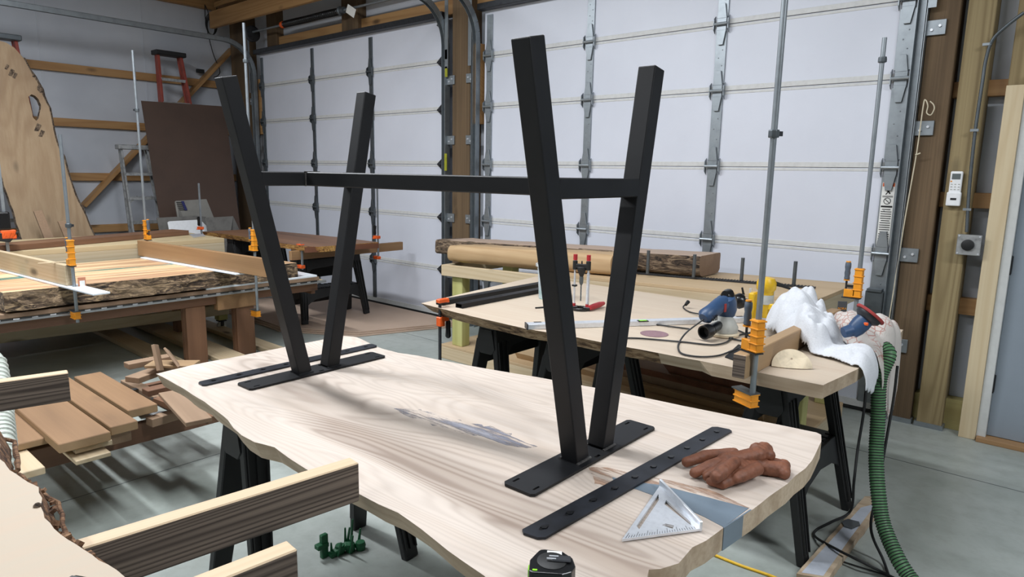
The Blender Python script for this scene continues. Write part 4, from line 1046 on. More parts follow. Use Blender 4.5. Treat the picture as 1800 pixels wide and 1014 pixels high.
# ---- drill guide
dc = V((-1.985, 2.86, ZS))
ux = (P(1036, 548, ZS)-P(1005, 545, ZS)).normalized(); uy = V((-ux.y, ux.x, 0))
def dg(u, v, z): return dc+ux*u+uy*v+V((0, 0, z))
t = thing('drill_guide', 'red and black portable drill guide standing on the second slab', 'drill guide', dc)
MB().lathe([(.045, .002), (.045, .016), (.036, .016), (.036, .002)], dg(0, 0, 0), 20, cap=False).box(dg(-.035, 0, .012), (.035, .04, .018), Matrix.Rotation(.5, 3, 'Z')).box(dg(.035, 0, .012), (.035, .04, .018), Matrix.Rotation(.5, 3, 'Z')).build('base_ring', 'blackgl', t, bevel=.002)
for s_ in (-1, 1):
    cl_ = MB().tube([dg(s_*.036, 0, .015), dg(s_*.036, 0, .29)], .0055, 10).build('column', 'alu', t, smooth=True)
    MB().tube([dg(s_*.036, 0, .265), dg(s_*.036, 0, .295)], .011, 12).tube([dg(s_*.036, 0, .018), dg(s_*.036, 0, .035)], .009, 10).build('column_cap', 'red', cl_, smooth=True)
MB().tube(helix([dg(.036, 0, .035), dg(.036, 0, .1), dg(.036, 0, .2)], .0085, 190), .0012, 5).build('spring', 'alu', t)
MB().box(dg(-.036, 0, .13), (.024, .02, .01)).build('depth_collar', 'black', t, bevel=.002)
mb = MB(); mb.tube([dg(-.036, 0, .215), dg(-.036, 0, .262)], .013, 12).tube([dg(.036, 0, .215), dg(.036, 0, .262)], .013, 12)
mb.bar(dg(-.036, 0, .235), dg(.036, 0, .235), .022, .022).lathe([(.008, -.045), (.014, -.03), (.024, -.005), (.024, .008), (.012, .012)], dg(0, 0, .222), 16).tube([dg(0, 0, .23), dg(0, 0, .262)], .004, 8)
mb.build('carriage', 'black', t, bevel=.002)
MB().lathe([(.005, 0), (.009, .008), (.011, .02), (.011, .045)], dg(0, 0, .135), 14).build('chuck', 'galvd', t, smooth=True)
MB().tube([dg(0, 0, .05), dg(0, 0, .14)], .0035, 8).tube(helix([dg(0, 0, .05), dg(0, 0, .09), dg(0, 0, .135)], .003, 60, 10), .0015, 4).build('drill_bit', 'galvd', t)
a, b = dg(.05, -.012, .018), P(1061, 533, ZS+.02)
MB().tube([a, a.lerp(b, .3), a.lerp(b, .7), b], [.013, .016, .0155, .010], 12).build('handle', 'red', t, smooth=True)
# pencil stub
tag(MB().tube([P(941, 541, ZS+.005), P(972, 539, ZS+.005)], .004, 6).build('black_pencil', 'black'), 'black marking pencil beside the bucket', 'pencil')
# ---- level
a, b = P(926, 573, ZS+.012), P(1322, 561, ZS+.012)
t = thing('spirit_level', 'long silver aluminium level lying across the second slab', 'level', (a+b)/2-V((0, 0, .012)))
bd = board('level_body', V((a.x, a.y, ZS+.0125)), V((b.x, b.y, ZS+.0125)), .05, .024, 'alu', parent=t, bevel=.002)
d = (b-a).normalized(); R_ = frame_of(a, b, (0, 0, 1))
MB().box(V((a.x, a.y, ZS+.0125))-d*.002, (.005, .052, .026), R_).build('end_cap', 'darkmetal', t)
vp_ = P(1130, 564, ZS+.025)
MB().box(vp_, (.05, .026, .004), R_).build('vial_housing', 'black', t)
MB().box(vp_+V((0, 0, .002)), (.036, .018, .004), R_).build('vial', 'vial', t)
for x_ in (945, 1300): MB().box(P(x_, 566 if x_ < 1000 else 556, ZS+.0247), (.036, .014, .001), R_).build('grip_slot', 'ink', t)
# ---- sanding discs
c = P(1150, 587, ZS)
tag(MB().lathe([(.063, .0008), (.063, .002)], c, 36).build('sanding_disc', 'disc'), 'round dull purple sanding disc lying flat on the second slab', 'sanding disc')
# cream folded half disc
q0, q1 = P(1356, 645, ZS), P(1428, 650, ZS); mid_ = (q0+q1)/2; dd = (q1-q0).normalized(); nn_ = V((-dd.y, dd.x, 0))
R0 = (q1-q0).length/2
arc = []
for i in range(25):
    th = PI*i/24; u = -math.cos(th)*R0; vv = math.sin(th)*R0*.98
    arc.append(mid_+dd*u+nn_*(vv*.5)+V((0, 0, .004+vv*.85)))
lo = [mid_+dd*(R0*(1-2*i/8))-nn_*(.012*math.sin(PI*i/8))+V((0, 0, .003)) for i in range(1, 8)]
ring = arc+lo
hole = [mid_+dd*(.0045*math.cos(w))+nn_*(R0*.45*.5+.0045*math.sin(w)*.5)+V((0, 0, .004+R0*.45*.85+.0045*math.sin(w)*.85)) for w in [j*PI/4 for j in range(8)]]
tag(MB().poly([ring, hole], V((0, 0, .0015))).build('sandpaper_half_disc', 'cream'), 'cream half-round abrasive disc with a centre hole, on the second slab', 'sanding disc')
# black square plate under cord near caul
tag(MB().poly([[P(1274, 628, ZS+.001), P(1290, 634, ZS+.001), P(1312, 612, ZS+.001), P(1298, 606, ZS+.001)]], (0, 0, .003)).build('black_steel_plate', 'steel'), 'small black steel plate beside the dark end of the caul', 'plate')
# ---- blue sander standing
sc0 = P(1272, 590, ZS)
hx_ = (P(1215, 590, ZS)-P(1285, 575, ZS)).normalized(); hy_ = V((-hx_.y, hx_.x, 0))
def sp(u, v, z): return sc0+hx_*u+hy_*v+V((0, 0, z))
t = thing('orbital_sander', 'blue random orbital sander standing on the second slab with its cord', 'sander', sc0)
MB().lathe([(.052, .003), (.055, .012), (.05, .016)], sc0, 28).build('sanding_pad', 'cream', t, smooth=True)
MB().lathe([(.048, .017), (.05, .035), (.036, .062), (.026, .075)], sc0, 24).build('skirt', 'ltgrey', t, smooth=True)
MB().tube([sp(-.012, 0, .075), sp(-.008, 0, .095), sp(.0, 0, .125), sp(.006, 0, .143), sp(.01, 0, .15)], [.028, .036, .038, .034, .018], 18).build('motor_housing', 'darkmetal' if False else 'blue', t, smooth=True)
MB().tube([sp(-.028, 0, .10), sp(-.022, 0, .13), sp(-.002, 0, .153), sp(.012, 0, .154)], [.018, .026, .027, .016], 14).build('palm_grip', 'blackgl', t, smooth=True)
MB().tube([sp(-.01, 0, .125), sp(.04, 0, .12), sp(.085, 0, .102), sp(.12, 0, .088), sp(.132, 0, .082)], [.03, .029, .027, .029, .018], 18).build('barrel_handle', 'blue', t, smooth=True)
mb = MB()
for i in range(4): mb.box(sp(.09+i*.009, .0275, .085), (.004, .002, .02), Matrix.Rotation(math.atan2(hx_.y, hx_.x), 3, 'Z'))
mb.build('vent', 'ink', t)
MB().box(sp(.045, .029, .115), (.012, .002, .03), Matrix.Rotation(math.atan2(hx_.y, hx_.x), 3, 'Z')).build('side_badge', 'redpad', t)
MB().box(sp(.130, 0, .098), (.004, .014, .005), Matrix.Rotation(math.atan2(hx_.y, hx_.x), 3, 'Z')).build('switch', 'redorange', t)
MB().tube([sp(.03, .0, .045), sp(.075, .01, .042), sp(.10, .014, .038)], [.016, .018, .02], 16).lathe([(.022, 0), (.026, .012), (.026, .04), (.021, .04), (.019, .012)], sp(.10, .012, .037), 20, hx_+V((0, 0, -.1)), cap=False).build('dust_port', 'blackgl', t, smooth=True)
MB().lathe([(.018, 0), (.018, .002)], sp(.112, .012, .036), 16, hx_).build('port_opening', 'ink', t)
def cord(name, pl_, r, mat, label, cat='cord', grp=None, kk=8):
    pth_ = catmull(pl_, kk); return tag(MB().tube(pth_, r, 8).build(name, mat, smooth=True), label, cat, grp)
zc = ZS+.006
t.scale = (1.22,)*3
for o_ in [t]: pass
def sp(u, v, z): return sc0+(hx_*u+hy_*v+V((0, 0, z)))*1.22
cord('power_cord', [sp(.128, 0, .078), P(1208, 583, zc+.03), P(1195, 600, zc), P(1192, 612, zc), P(1200, 622, zc), P(1230, 627, zc), P(1262, 625, zc), P(1285, 617, zc), P(1310, 606, zc+.0), P(1325, 600, zc)], .0038, 'cord', 'black cord curling in front of the blue sander')
cord('power_cord', [P(1095, 594, zc), P(1130, 595, zc), P(1200, 601, zc), P(1250, 606, zc), P(1275, 602, zc), P(1290, 592, zc), P(1310, 586, zc), P(1322, 584, zc)], .0038, 'cord', 'black cord running left from under the router past the purple disc')
cord('power_cord', [P(1095, 571, zc), P(1140, 569, zc), P(1180, 574, zc), P(1212, 578, zc)], .0038, 'cord', 'straight black cord running left along the level from the sander')
cord('power_cord', [P(1208, 533, zc+.02), P(1201, 540, zc), P(1212, 548, zc), P(1235, 553, zc+.01)], .0038, 'cord', 'short black cord with a plug end behind the sander')
tag(MB().tube([P(1205, 536, zc+.015), P(1210, 530, zc+.03)], [.008, .011], 8).build('plug', 'black', bevel=.001), 'black plug end standing behind the blue sander', 'plug')
cord('power_cord', [P(1325, 602, zc), P(1290, 596, zc+.0), P(1255, 584, zc), P(1245, 577, zc), P(1262, 573, zc+.005), P(1290, 578, zc), P(1324, 592, zc)], .0038, 'cord', 'black cord looping behind the tall clamp and round the sander')
# ---- router
rc = P(1349, 577, ZS)
t = thing('router', 'yellow router with a round black knob behind the tall pipe clamp', 'router', V((-1.17, 3.24, ZS)))
b0 = V((-1.17, 3.24, ZS)); rr_ = V((CR.x, CR.y, 0)).normalized(); ff = V((-rr_.y, rr_.x, 0))
def ro(u, v, z): return b0+rr_*u+ff*v+V((0, 0, z))
MB().lathe([(.075, .002), (.075, .012), (.07, .014)], b0, 28).build('base_plate', 'alu', t, smooth=True)
for s_ in (-1, 1): MB().tube([ro(s_*.055, .02, .014), ro(s_*.055, .02, .17)], .007, 10).build('guide_rod', 'alu', t)
MB().box(ro(-.045, 0, .085), (.03, .07, .14)).build('frame', 'yellow', t, bevel=.006)
MB().lathe([(.018, .03), (.024, .06), (.036, .08), (.037, .16), (.038, .162), (.046, .175), (.046, .205), (.036, .225), (.015, .23)], ro(.012, 0, 0), 24).build('motor', 'yellow', t, smooth=True)
MB().lathe([(.0385, .10), (.0385, .145)], ro(.012, 0, 0), 24).build('motor_band', 'ltgrey', t, smooth=True)
MB().box(ro(.012, 0, .09), (.12, .05, .03)).build('handle_bracket', 'yellow', t, bevel=.004)
MB().tube([ro(-.06, 0, .11), ro(-.085, 0, .11), ro(-.095, 0, .11), ro(-.115, 0, .11), ro(-.135, 0, .11), ro(-.142, 0, .11)], [.01, .014, .034, .040, .031, .01], 16).build('knob', 'blackgl', t, smooth=True)
MB().tube([ro(-.092, .01, .14), ro(-.102, .01, .175)], [.006, .005], 8).build('lever', 'black', t, smooth=True)
MB().tube([ro(.05, 0, .20), ro(.09, .0, .19), ro(.14, .02, .17)], [.012, .009, .005], 8).build('cord_boot', 'rubber', t, smooth=True)
# ---- towel: heaped terry cloth
def drape(name, mat, outline, lumps, label, cat, step=.006, fold=.030, fscale=9, seed=0, edge_x=-.595, th=.006, fdir=(1, .4), base=.006, z2=0):
    """crumpled cloth: outline in plan, lumps (x,y,r,h); hangs down past the slab's right end"""
    pl_ = [V((p[0], p[1], 0)) for p in outline]
    def inside(x, y):
        c = False; n = len(pl_); dm = 9
        for i in range(n):
            a, b = pl_[i], pl_[(i+1) % n]
            if (a.y > y) != (b.y > y) and x < (b.x-a.x)*(y-a.y)/(b.y-a.y)+a.x: c = not c
            ab = b-a; t_ = max(0, min(1, ((x-a.x)*ab.x+(y-a.y)*ab.y)/ab.length_squared)); dm = min(dm, math.hypot(x-a.x-ab.x*t_, y-a.y-ab.y*t_))
        return dm if c else -dm
    x0, x1 = min(p.x for p in pl_), max(p.x for p in pl_); y0, y1 = min(p.y for p in pl_), max(p.y for p in pl_)
    mb = MB(); g_ = {}
    nx, ny = int((x1-x0)/step), int((y1-y0)/step)
    for i in range(nx+1):
        for j in range(ny+1):
            x, y = x0+i*step, y0+j*step; d = inside(x+.008*mnoise.noise(V((x*40, y*40, seed))), y)
            if d < 0: continue
            h = 0
            for lx, ly, lr, lh in lumps:
                q_ = math.hypot(x-lx, y-ly)/lr
                e_ = lh*math.exp(-(q_**3)*.8); h = max(h, e_) + .12*min(h, e_)
            if abs(x+.884) < .06 and y > 2.6: h = max(h, .112*min(1, (.06-abs(x+.884))/.03))
            w1 = mnoise.noise(V((x*4, y*4, seed)))*1.6; w2 = mnoise.noise(V((x*9+5, y*9, seed+2)))
            ph = (x*fdir[0]+y*fdir[1])*fscale+w1*2.2
            r1 = abs(math.sin(ph*PI/2)); r2 = min(1, abs(mnoise.noise(V((x*10, y*10, seed+7))))*2.6)
            r3 = min(1, abs(mnoise.noise(V((x*21, y*21, seed+9))))*2.4)
            amp = fold*(.45+min(1, h/.08))
            z = base+h+amp*(.6*r1+.6*r2+.3*r3-.45)
            z = base+max(.0, z-base)*min(1, d/.035)**.6
            X_ = x
            if x > edge_x:
                o_ = x-edge_x; z -= o_*2.6+max(0, .02-o_)*0; X_ = edge_x+min(o_, .02)+o_*.18+.008*r1
            g_[i, j] = mb.bm.verts.new((X_, y, ZS+z))
    for (i, j), v_ in list(g_.items()):
        if (i+1, j) in g_ and (i, j+1) in g_ and (i+1, j+1) in g_: mb.bm.faces.new((v_, g_[i+1, j], g_[i+1, j+1], g_[i, j+1]))
    bmesh.ops.delete(mb.bm, geom=[v for v in mb.bm.verts if not v.link_faces], context='VERTS')
    o = mb.build(name, mat, origin=(sum(p.x for p in pl_)/len(pl_), sum(p.y for p in pl_)/len(pl_), ZS), smooth=False)
    o.data.polygons.foreach_set('use_smooth', [True]*len(o.data.polygons))
    so = o.modifiers.new('thickness', 'SOLIDIFY'); so.thickness = th; so.offset = 0
    sm = o.modifiers.new('soft', 'SMOOTH'); sm.iterations = 7
    return tag(o, label, cat)
def B2(x, y): p = P(x, y, ZS); return (p.x, p.y)
def LP(x, y, r, h): p = P(x, y, ZS); return (p.x, p.y, r, h)
drape('towel', 'towel', [B2(1342, 590), B2(1362, 598), B2(1392, 611), B2(1425, 625), B2(1460, 634), B2(1492, 645), (-.61, 2.72), (-.56, 2.70), (-.545, 2.78), (-.555, 2.88), (-.68, 2.98), (-.80, 3.08), (-.88, 3.3), (-1.0, 3.46), (-1.16, 3.25)],
      [LP(1392, 592, .105, .185), LP(1366, 582, .08, .10), LP(1425, 605, .11, .13), LP(1466, 603, .062, .155), LP(1445, 590, .06, .12), LP(1500, 630, .11, .035), LP(1410, 572, .10, .15), LP(1402, 610, .06, .11), LP(1428, 616, .06, .10)],
      'crumpled white terry towel heaped on the right end of the second slab', 'towel', seed=3)
drape('flower_cloth', 'flowers', [(-.83, 3.0), (-.66, 2.93), (-.58, 2.92), (-.50, 2.96), (-.46, 3.12), (-.50, 3.22), (-.6, 3.3), (-.72, 3.42), (-.86, 3.36)],
      [(-.70, 3.08, .10, .075), (-.62, 3.12, .08, .085), (-.76, 3.15, .09, .09), (-.60, 3.2, .1, .07)],
      'pale cloth with a red flower print draped beside the white towel', 'cloth', seed=11, fold=.014, base=.03)
# ---- second sander on the towel, pad up
c = P(1520, 562, ZS+.15)
axn = (CR*.62+CU*.72-CF*.15).normalized()
t = thing('orbital_sander', 'second blue sander lying on the cloth with its red disc turned up to the right', 'sander', c)
MB().lathe([(.024, -.075), (.033, -.05), (.036, -.02), (.034, 0)], c, 20, axn).tube([c-axn*.05, c-axn*.05-CR*.05-CU*.015], [.028, .022], 14).build('body', 'blue', t, smooth=True)
MB().lathe([(.036, 0), (.05, .012), (.052, .024)], c, 24, axn).build('skirt', 'darkmetal', t, smooth=True)
MB().lathe([(.060, .025), (.062, .03), (.060, .036)], c, 28, axn).build('sanding_pad', 'redpad', t, smooth=True)
MB().box(c-axn*.02-CF*.034, (.02, .01, .012)).build('switch', 'redorange', t, bevel=.002)

# ------------------------------------------------------------------ workbench behind with logs
YB0, YB1 = 3.68, 4.46
XB0, XB1 = -3.93, -1.05
def zb(x): return .778+(x-XB0)*(.083/(XB1-XB0))
t = thing('workbench', 'low pine workbench with green treated posts along the near garage door', 'workbench', (-2.5, 4.05, 0))
def slope_box(x0, x1, y0, y1, d0, d1):
    mb = MB(); vs = [mb.bm.verts.new((x, y, zb(x)+d)) for x in (x0, x1) for y in (y0, y1) for d in (d0, d1)]
    for f in ((0, 1, 3, 2), (4, 6, 7, 5), (0, 4, 5, 1), (2, 3, 7, 6), (0, 2, 6, 4), (1, 5, 7, 3)): mb.bm.faces.new([vs[i] for i in f])
    return mb
slope_box(XB0, XB1, YB0, YB0+.038, -.089, 0).build('front_beam', 'pine', t, bevel=.003)
slope_box(XB0, XB1, YB1-.038, YB1, -.089, 0).build('back_beam', 'pine', t, bevel=.003)
for x in (XB0, -2.9, -2.0, XB1-.04): slope_box(x, x+.038, YB0+.038, YB1-.038, -.089, 0).build('cross_beam', 'pineY', t, bevel=.003)
slope_box(-2.80, XB1, YB0, YB1, .0, .022).build('plywood_top', 'ply', t, bevel=.001)
for x in (-3.845, -1.19):
    for y in (YB0+.04, YB1-.13):
        z1 = zb(x)-.089
        MB().b2((x, y, .12), (x+.115, y+.09, zb(x)-.02)).build('post', 'green4', t, bevel=.004)
MB().b2((XB0, YB0, .0), (XB1, YB0+.038, .10)).build('lower_beam', 'pine', t, bevel=.003)
MB().b2((XB0, YB1-.038, .0), (XB1, YB1, .10)).build('lower_beam', 'pine', t, bevel=.003)
for x in (XB0, -2.6, XB1-.04): MB().b2((x, YB0+.038, 0), (x+.038, YB1-.038, .1)).build('lower_cross_beam', 'pineY', t)
MB().b2((XB0+.28, YB0+.0, .10), (XB1, YB1, .12)).b2((XB0, YB0+.0, .10), (XB0+.28, YB1, .12)).build('lower_shelf', 'ply', t, bevel=.002)
# slabs stored on the lower shelf
def shelf_slab(x0, x1, y0, y1, z, th, mats, label, seed, cut=0):
    lp = rough_loop([(x0, y0+.02, z+th), (x1, y0, z+th), (x1, y1, z+th), (x0+cut, y1, z+th)], .012, .05, seed)
    b_ = [V((p.x+cut*.6*(p.x < x0+.2), p.y+(.03 if p.y < (y0+y1)/2 else 0), z)) for p in lp]
    return tag(MB().poly([lp], (0, 0, 0), 1, 0, [b_]).build('stored_slab', mats, origin=((x0+x1)/2, y0, z)), label, 'slab', 'slabs stored under the bench')
shelf_slab(-3.2, -1.3, 3.74, 4.3, .121, .05, ['ply', 'logwood'], 'pale slab lying lowest on the shelf under the bench', 1)
shelf_slab(-2.8, -1.28, 3.76, 4.3, .172, .06, ['greybd', 'greybd'], 'brown-grey slab lying second in the stack under the bench', 2)
shelf_slab(-2.4, -1.3, 3.72, 4.2, .234, .05, ['greybd', 'walnutend'], 'dull pinkish slab on the stack under the bench', 5)
shelf_slab(-1.98, -1.26, 3.71, 4.1, .286, .09, ['walnut', 'walnutend'], 'reddish brown slab with a slanted end, topmost of the stack under the bench', 4, .12)
# logs
def log(name, x0, x1, y0, y1, zl, zr, h, mats, label, round_=.3, seed=0, flattop=True):
    mb = MB(); n = 26; prev = None; prof = []
    K = 22
    for i in range(n+1):
        u = i/n; x = x0+(x1-x0)*u; zb_ = zl+(zr-zl)*u; ring_ = []
        for j in range(K):
            a_ = 2*PI*j/K; cy_, sz_ = math.cos(a_), math.sin(a_)
            e = 1-round_
            fy = math.copysign(abs(cy_)**(1-round_ if round_ < 1 else 1), cy_) if round_ < 1 else cy_
            e_ = .35+.65*round_
            fy = math.copysign(abs(cy_)**e_, cy_); fz = math.copysign(abs(sz_)**e_, sz_)
            if fz > .78: fz = .82
            wob = 1+.07*mnoise.noise(V((x*5+seed, fy*2, fz*2)))+.03*mnoise.noise(V((x*22+seed, fy*7, fz*7)))
            if u < .04: wob *= .93
            y = (y0+y1)/2+fy*(y1-y0)/2*wob; z = zb_+h*.55+fz*h*.55*wob
            ring_.append(mb.bm.verts.new((x, y, max(z, zb_+.001))))
        if prev:
            for j in range(K):
                f = mb.bm.faces.new((prev[j], prev[(j+1) % K], ring_[(j+1) % K], ring_[j]))
                c_ = f.calc_center_median(); f.material_index = 1 if c_.z > zb_+h*.97 else 0
        else: f = mb.bm.faces.new(ring_[::-1]); f.material_index = 2
        prev = ring_
    f = mb.bm.faces.new(prev); f.material_index = 2
    return tag(mb.build(name, mats, origin=((x0+x1)/2, y0, zl), smooth=True), label, 'log', 'squared logs on the bench')
log('squared_log', -4.45, -1.9, 4.08, 4.40, zb(-4.4)+.012, zb(-2)+.030, .14, ['bark', 'mdf', 'greybd'], 'long squared log with dark rough bark, the rear one on the bench', .12, 1)
log('squared_log', -3.95, -2.38, 3.76, 4.0, zb(-3.95)+.004, zb(-2.4)+.025, .145, ['logwood', 'logwood', 'logwood'], 'rounded pale peeled log in front of the dark barked log', .5, 5)
# track and steel dowels
yt0, yt1 = 3.86, 4.12
t0_ = PY(1125, 478, 3.87); zt0 = zb(-1.7)+.022
aa, bb = V((-2.25, 3.86, zb(-2.25)+.028)), V((-1.08, 4.08, zb(-1.08)+.028))
aa, bb = P(1120, 481, zb(-2.2)+.022), P(1433, 507, zb(-1.1)+.022)
t = thing('clamp_track', 'dark toothed metal track lying on the plywood bench top', 'track', (aa+bb)/2)
dv = (bb-aa).normalized()
MB().bar(aa+V((0, 0, .005)), bb+V((0, 0, .005)), .03, .009).build('track_bar', 'darkmetal', t)
mb = MB()
for i in range(60): p = aa.lerp(bb, i/60); mb.box(p+V((0, 0, .011)), (.006, .03, .003))
mb.build('tooth', 'black', t)
for i, (x, y, y1_) in enumerate(((1138, 481, 440), (1219, 487, 447), (1303, 494, 453), (1395, 502, 459))):
    p = P(x, y, zb(-1.7)+.032); zt2 = PV(x, y1_, p).z
    tag(MB().tube([(p.x, p.y, p.z), (p.x, p.y, zt2)], .011, 14).build('steel_dowel', 'galvd', smooth=True), ['upright steel dowel nearest the near steel leg frame, first of four', 'upright steel dowel at the end of the dark log, second of four', 'upright steel dowel left of the tall pipe clamp, third of four', 'upright steel dowel right of the tall pipe clamp, last of four'][i], 'dowel', 'upright steel dowels on the bench')
# ------------------------------------------------------------------ right floor: hoses, cords, board
hb_ = (-.58, 3.0)
hpth = catmull([V((-.60, 3.06, ZS+.03)), PV(1550, 622, (-.56, 3.02)), PV(1540, 665, (-.575, 2.98)), PV(1528, 730, (-.56, 2.95)), PV(1522, 800, (-.54, 2.9)), PV(1529, 860, (-.51, 2.85)), PV(1548, 920, (-.47, 2.8)), P(1580, 985, .1), P(1610, 1030, .05), P(1650, 1090, .03), P(1720, 1150, .03)], 14)
t = thing('green_vacuum_hose', 'green hose with a black spiral rib hanging from under the towel to the floor', 'hose', (-.5, 2.8, 0))
MB().tube(hpth, .027, 18).build('hose', 'greenhose', t, smooth=True)
MB().tube(helix(hpth, .0275, 90), .0022, 5).build('rib', 'rubber', t, smooth=True)
cord('extension_cord', [PV(1533, 640, (-.61, 2.93)), PV(1527, 680, (-.61, 2.93)), PV(1513, 730, (-.61, 2.93)), PV(1511, 790, (-.61, 2.9)), PV(1515, 850, (-.60, 2.85)), P(1495, 898, .06), P(1460, 918, .05), P(1434, 932, .012), P(1434, 944, .012), P(1470, 965, .05), P(1520, 990, .05), P(1560, 1010, .02), P(1620, 1040, .01)], .0055, 'rubber', 'black cord left of the green hose, looping over the board on the floor')
cord('extension_cord', [PV(1555, 640, (-.53, 3.05)), PV(1558, 700, (-.53, 3.05)), PV(1557, 780, (-.53, 3.0)), PV(1540, 860, (-.53, 2.95)), PV(1537, 930, (-.52, 2.85)), P(1553, 985, .02), P(1565, 1020, .01)], .0055, 'rubber', 'black cord hanging right of the green hose')
cord('thin_wire', [P(1476, 985, .006), P(1510, 996, .006), P(1560, 1012, .006), P(1600, 1030, .006)], .003, 'rubber', 'thin black wire on the floor beside the board')
cord('yellow_extension_cord', [P(1180, 945, .006), P(1250, 973, .006), P(1300, 993, .006), P(1360, 1014, .006), P(1430, 1045, .006)], .006, 'yellowcord', 'yellow cord on the floor below the main slab')
t = thing('offcut_plank', 'grey painted plank with a raw live edge lying on the floor', 'plank', P(1480, 940, 0))
pp = [P(1404, 1005, .035), P(1530, 868, .035), P(1556, 873, .035), P(1462, 1016, .035)]
a_ = [P(1400, 1008, .035), P(1520, 872, .035), P(1556, 872, .035), P(1548, 890, .035), P(1505, 945, .035), P(1455, 1018, .035)]
lp = rough_loop(a_, .004, .03, 3)
MB().poly([lp], (0, 0, -.034)).build('plank_body', 'slabedge', t)
MB().poly([[P(1409, 1006, .0356), P(1513, 892, .0356), P(1540, 885, .0356), P(1495, 945, .0356), P(1447, 1012, .0356)]], (0, 0, -.0004)).build('painted_face', plain('pale_grey_paint', (176, 182, 192), .5, 0, .06, 12), t)
tag(MB().poly([rough_loop([P(1480, 918, .038), P(1490, 913, .038), P(1510, 918, .038), P(1512, 924, .038), P(1498, 930, .038), P(1484, 926, .038)], .003, .02, 6)], (0, 0, .004)).build('grey_chip', 'galvd'), 'dark grey flake lying on the painted plank', 'chip')

# ------------------------------------------------------------------ plywood sheets on the floor by door 1
for i in range(3):
    dx = .02*i; z = .002+.013*i
    o = MB().poly([[(-5.66-dx*.5, 3.22+dx, z+.011), (-4.98-dx, 3.62+dx, z+.011), (-4.62-dx, 4.6, z+.011), (-5.1, 4.63, z+.011), (-7.0, 4.63, z+.011), (-7.2, 3.3+dx, z+.011)]], (0, 0, -.011))
    tag(o.build('plywood_sheet', 'mdf', bevel=.001), ['tan sheet on the floor by the far garage door, lowest of the stack', 'tan sheet on the floor by the far garage door, middle of the stack', 'tan sheet on the floor by the far garage door, topmost of the stack'][i], 'sheet', 'sheets on the floor')
# ------------------------------------------------------------------ walnut slab on horse
zw = .83
wl = [P(355, 407, zw), P(400, 412, zw), P(440, 418, zw), P(480, 425, zw), P(535, 433, zw), V((-5.24, 3.4, zw)), P(665.5, 425.6, zw), V((-5.9, 4.05, zw)), V((-7.25, 3.88, zw))]
lp = rough_loop(wl, .006, .05, 12); bo = [V((p.x, p.y+(.025 if p.y < 3.6 else 0), zw-.05)) for p in lp]
mb = MB().poly([lp], (0, 0, 0), 1, 0, [bo])
ws = tag(mb.build('walnut_slab', ['walnut', 'walnutedge'], origin=(-6.3, 3.6, .78)), 'reddish walnut slab on the sawhorse by the far garage door', 'slab')
a, b = P(535, 434.5, zw), P(665.5, 427, zw)
MB().poly([[a+V((.003, 0, .0)), b+V((.003, 0, 0)), b+V((.003, 0, -.05)), a+V((.003, 0, -.05))]], (-.002, 0, 0)).build('cut_end', 'walnutend', ws)
board('support_plank', V((-5.5, 3.27, .735)), V((-5.5, 4.58, .735)), .045, .085, 'caulwood', 'tan plank on edge clamped under the walnut slab end', 'board', bevel=.003)
MB_ = MB().b2((-5.7, 3.4, .70), (-5.62, 4.1, .779)); tag(MB_.build('support_block', 'greybd'), 'wood block carrying the walnut slab on the sawhorse', 'block')
def small_clamp(px, py0, py1, jt, jb, Y, label, handle=True, X=-5.46):
    b = PX(px, jb, X)
    t = thing('bar_clamp', label, 'clamp', (X, b.y, PV(px, py1, b).z), 'orange bar clamps on the walnut slab')
    z0, z1 = PV(px, py1, b).z, PV(px, py0, b).z; zt, zb_ = PV(px, jt, b).z, PV(px, jb, b).z
    MB().b2((X-.006, b.y-.008, z0), (X+.006, b.y+.008, z1)).build('bar', 'galv', t)
    MB().box((X-.02, b.y, zt), (.07, .045, .03)).box((X-.04, b.y, zt-.012), (.03, .06, .012)).build('upper_jaw', 'redorange', t, bevel=.003)
    MB().box((X-.02, b.y, zb_), (.07, .045, .03)).box((X-.04, b.y, zb_+.012), (.03, .06, .012)).build('lower_jaw', 'redorange', t, bevel=.003)
    if handle: MB().lathe([(.008, 0), (.016, .012), (.014, .05), (.018, .09), (.008, .1)], (X-.05, b.y, zt+.02), 12).build('handle', 'blackgl', t, smooth=True)
    return t
small_clamp(531.5, 428, 474, 432, 469, 0, 'orange bar clamp at the near corner of the walnut slab', False)
small_clamp(665, 325, 456, 417, 453, 0, 'orange bar clamp with a tall bar at the far right corner of the walnut slab')
small_clamp(355, 322, 420, 401, 418, 0, 'thin-barred clamp at the far left corner of the walnut slab', True, -7.2)

# ------------------------------------------------------------------ brown assembly bench on the left
XB = -5.15
t = thing('assembly_bench', 'reddish brown assembly bench with an aluminium track along its edge', 'workbench', (-5.7, 1.6, 0))
MB().b2((XB-.04, -.4, .455), (XB, 3.32, .53)).build('apron', 'brownY', t, bevel=.003)
MB().b2((-6.28, -.4, .42), (-6.24, 3.32, .525)).build('apron', 'brownY', t, bevel=.003)
MB().b2((-6.24, 3.28, .42), (XB-.04, 3.32, .53)).build('end_apron', 'brown', t, bevel=.003)
for y0 in (2.16, 2.56):
    MB().b2((XB-.09, y0, 0.0), (XB-.041, y0+.15, .53)).b2((XB-.041, y0, 0), (XB+.005, y0+.15, .455)).build('leg', 'brownZ', t, bevel=.004)
MB().b2((XB-.05, 2.40, .405), (XB+.025, 2.74, .53)).build('knee_block', 'caulwood', t, bevel=.003)
for y0 in (0.2, 2.5): MB().b2((-6.25, y0, 0), (-6.15, y0+.15, .42)).build('leg', 'brownZ', t, bevel=.004)
MB().b2((XB-.09, -.2, 0), (XB+.005, -.05, .42)).build('leg', 'brownZ', t, bevel=.004)
MB().b2((-6.3, -.42, .53), (XB+.05, 3.34, .556)).build('bench_top', 'plyY', t, bevel=.002)
